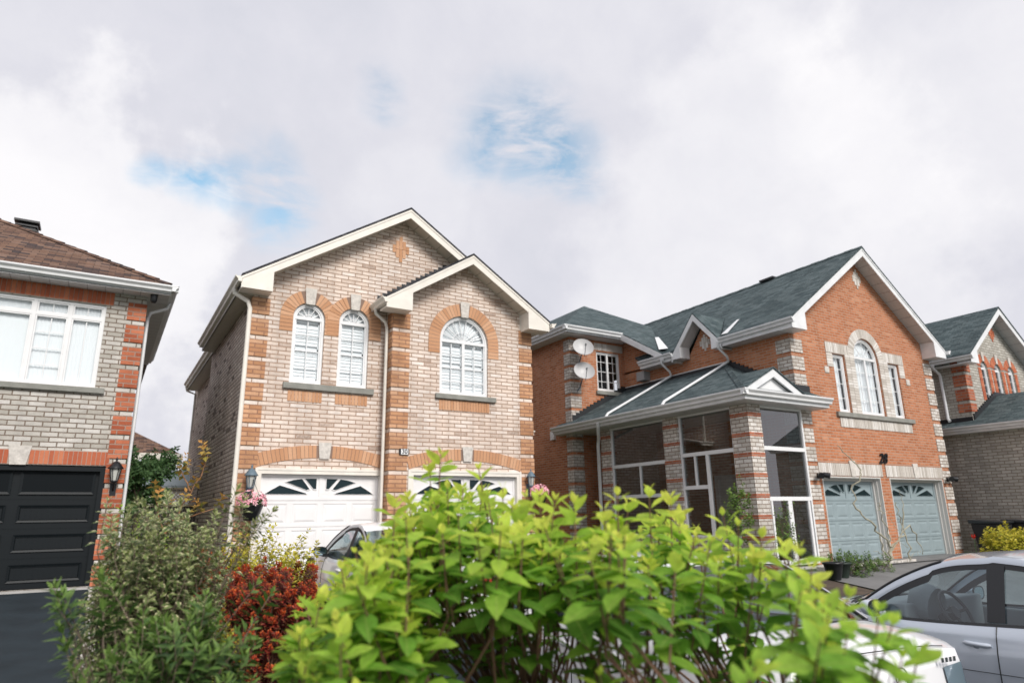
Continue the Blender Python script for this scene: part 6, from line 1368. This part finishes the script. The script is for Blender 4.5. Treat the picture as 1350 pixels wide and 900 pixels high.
    # lights, bumper details
    for sd in (-1, 1):
        m_ = MB(); m_.smooth = True; rows = []
        for i in range(6):
            y = .0+.34*i/5; rows.append([P(y, s_, sd)+Vector((sd*.004, -.002, 0)) for s_ in np.linspace(.70, .90, 5)])
        m_.grid(rows); w_ = hw(0)
        m_.grid([[Vector((sd*(w_*ww(s_)*u), -.13*(1-u*u)*(1-.35*max(0, s_-.55)/.45)-.006, z0+(zb(0)-z0)*s_)) for s_ in np.linspace(.70, .90, 5)] for u in np.linspace(.66, 1.0, 6)]); m_.build('tail_light', M_TAIL if not star else mat('smoked_light', (.16, .22, .26), .1, coat=1), t, uv=False)
        m_ = MB(); m_.smooth = True; m_.grid([[Vector((sd*(hw(L_)*ww(s_)*u), L_+.13*(1-u*u)*(1-.35*max(0, s_-.55)/.45)+.006, z0+(zb(L_)-z0)*s_)) for s_ in np.linspace(.68, .95, 5)] for u in np.linspace(.58, 1.0, 6)]); m_.grid([[P(y, s_, sd)+Vector((sd*.004, 0, 0)) for s_ in np.linspace(.68, .95, 5)] for y in np.linspace(L_-.25, L_, 5)]); m_.build('headlight', M_HEAD, t, uv=False)
        m_ = MB(); 
    m_ = MB(); m_.box(-.26, .26, -.135, -.122, .52, .63); m_.build('licence_plate', mat('plate_white', (.7, .72, .75), .4), t)
    if star:
        for sd in (-1, 1):
            m_ = MB(); m_.smooth = True; m_.grid([[P(y, s_, sd)+Vector((sd*.007, -.002, 0)) for s_ in np.linspace(.70, .90, 5)] for y in np.linspace(.0, .12, 4)]); m_.build('brake_light', M_TAIL, t, uv=False)
        c_ = Vector((0, -.125, .86*hz)); m_ = MB(); R0 = .048; m_.tube([c_+Vector((R0*math.cos(a), -.006, R0*math.sin(a))) for a in [2*PI*q/28 for q in range(29)]], .0045, 6, False)
        for a in (PI/2, PI/2+2*PI/3, PI/2+4*PI/3):
            d = Vector((math.cos(a), 0, math.sin(a))); s_ = Vector((-math.sin(a), 0, math.cos(a))); m_.prism([c_+s_*.009+V(0, -.004, 0), c_-s_*.009+V(0, -.004, 0), c_+d*R0+V(0, -.006, 0)], (0, .006, 0))
        m_.build('star_emblem', M_CHROME, t, uv=False)
        m_ = MB()
        for i in range(4): m_.box(.40+i*.035, .424+i*.035, -.092, -.086, .89*hz, .915*hz)
        m_.build('badge', M_CHROME, t, uv=False)
        m_ = MB(); m_.tube([r[-1]+Vector((.008, 0, .012)) for r in rg_], .010, 6); m_.tube([r[0]+Vector((-.008, 0, .012)) for r in rg_], .010, 6); m_.build('chrome_strip', M_CHROME, t, uv=False)
    # wipers
    m_ = MB(); m_.tube([ws_[-1][3]+Vector((0, .03, .02)), ws_[-2][8]+Vector((0, .02, .02))], .006, 5); m_.tube([ws_[-1][8]+Vector((0, .03, .02)), ws_[-2][12]+Vector((0, .02, .02))], .006, 5); m_.build('wiper', M_TRIM, t, uv=False)
    t.location = loc; t.rotation_euler = (pitch, 0, yaw); return t
sedan('parked_car', 'silver blue four door sedan parked at the right edge, steering wheel visible', 'car', (6.98, .98, -1.80), 4.45, .86, 1.42, M_SILVER, R(.8), wheel_r=.30)
sedan('parked_car', 'white sedan with round star emblem on its boot, partly behind the bush', 'car', (3.97, 2.47, -1.76), 4.7, .90, 1.44, M_WPAINT, R(.6), star=True, wheel_r=.33, yaw=R(-8))
sedan('parked_car', 'white car with black mirror nosed up to the left white garage door', 'car', (4.06, 8.45, gz(4.4, 9.4)-.09), 4.3, .90, 1.46, M_WPAINT, math.atan2(gz(4.4, 12.1)-gz(4.4, 9.4), 2.7), wheel_r=.33, mirror_m=M_TRIM)
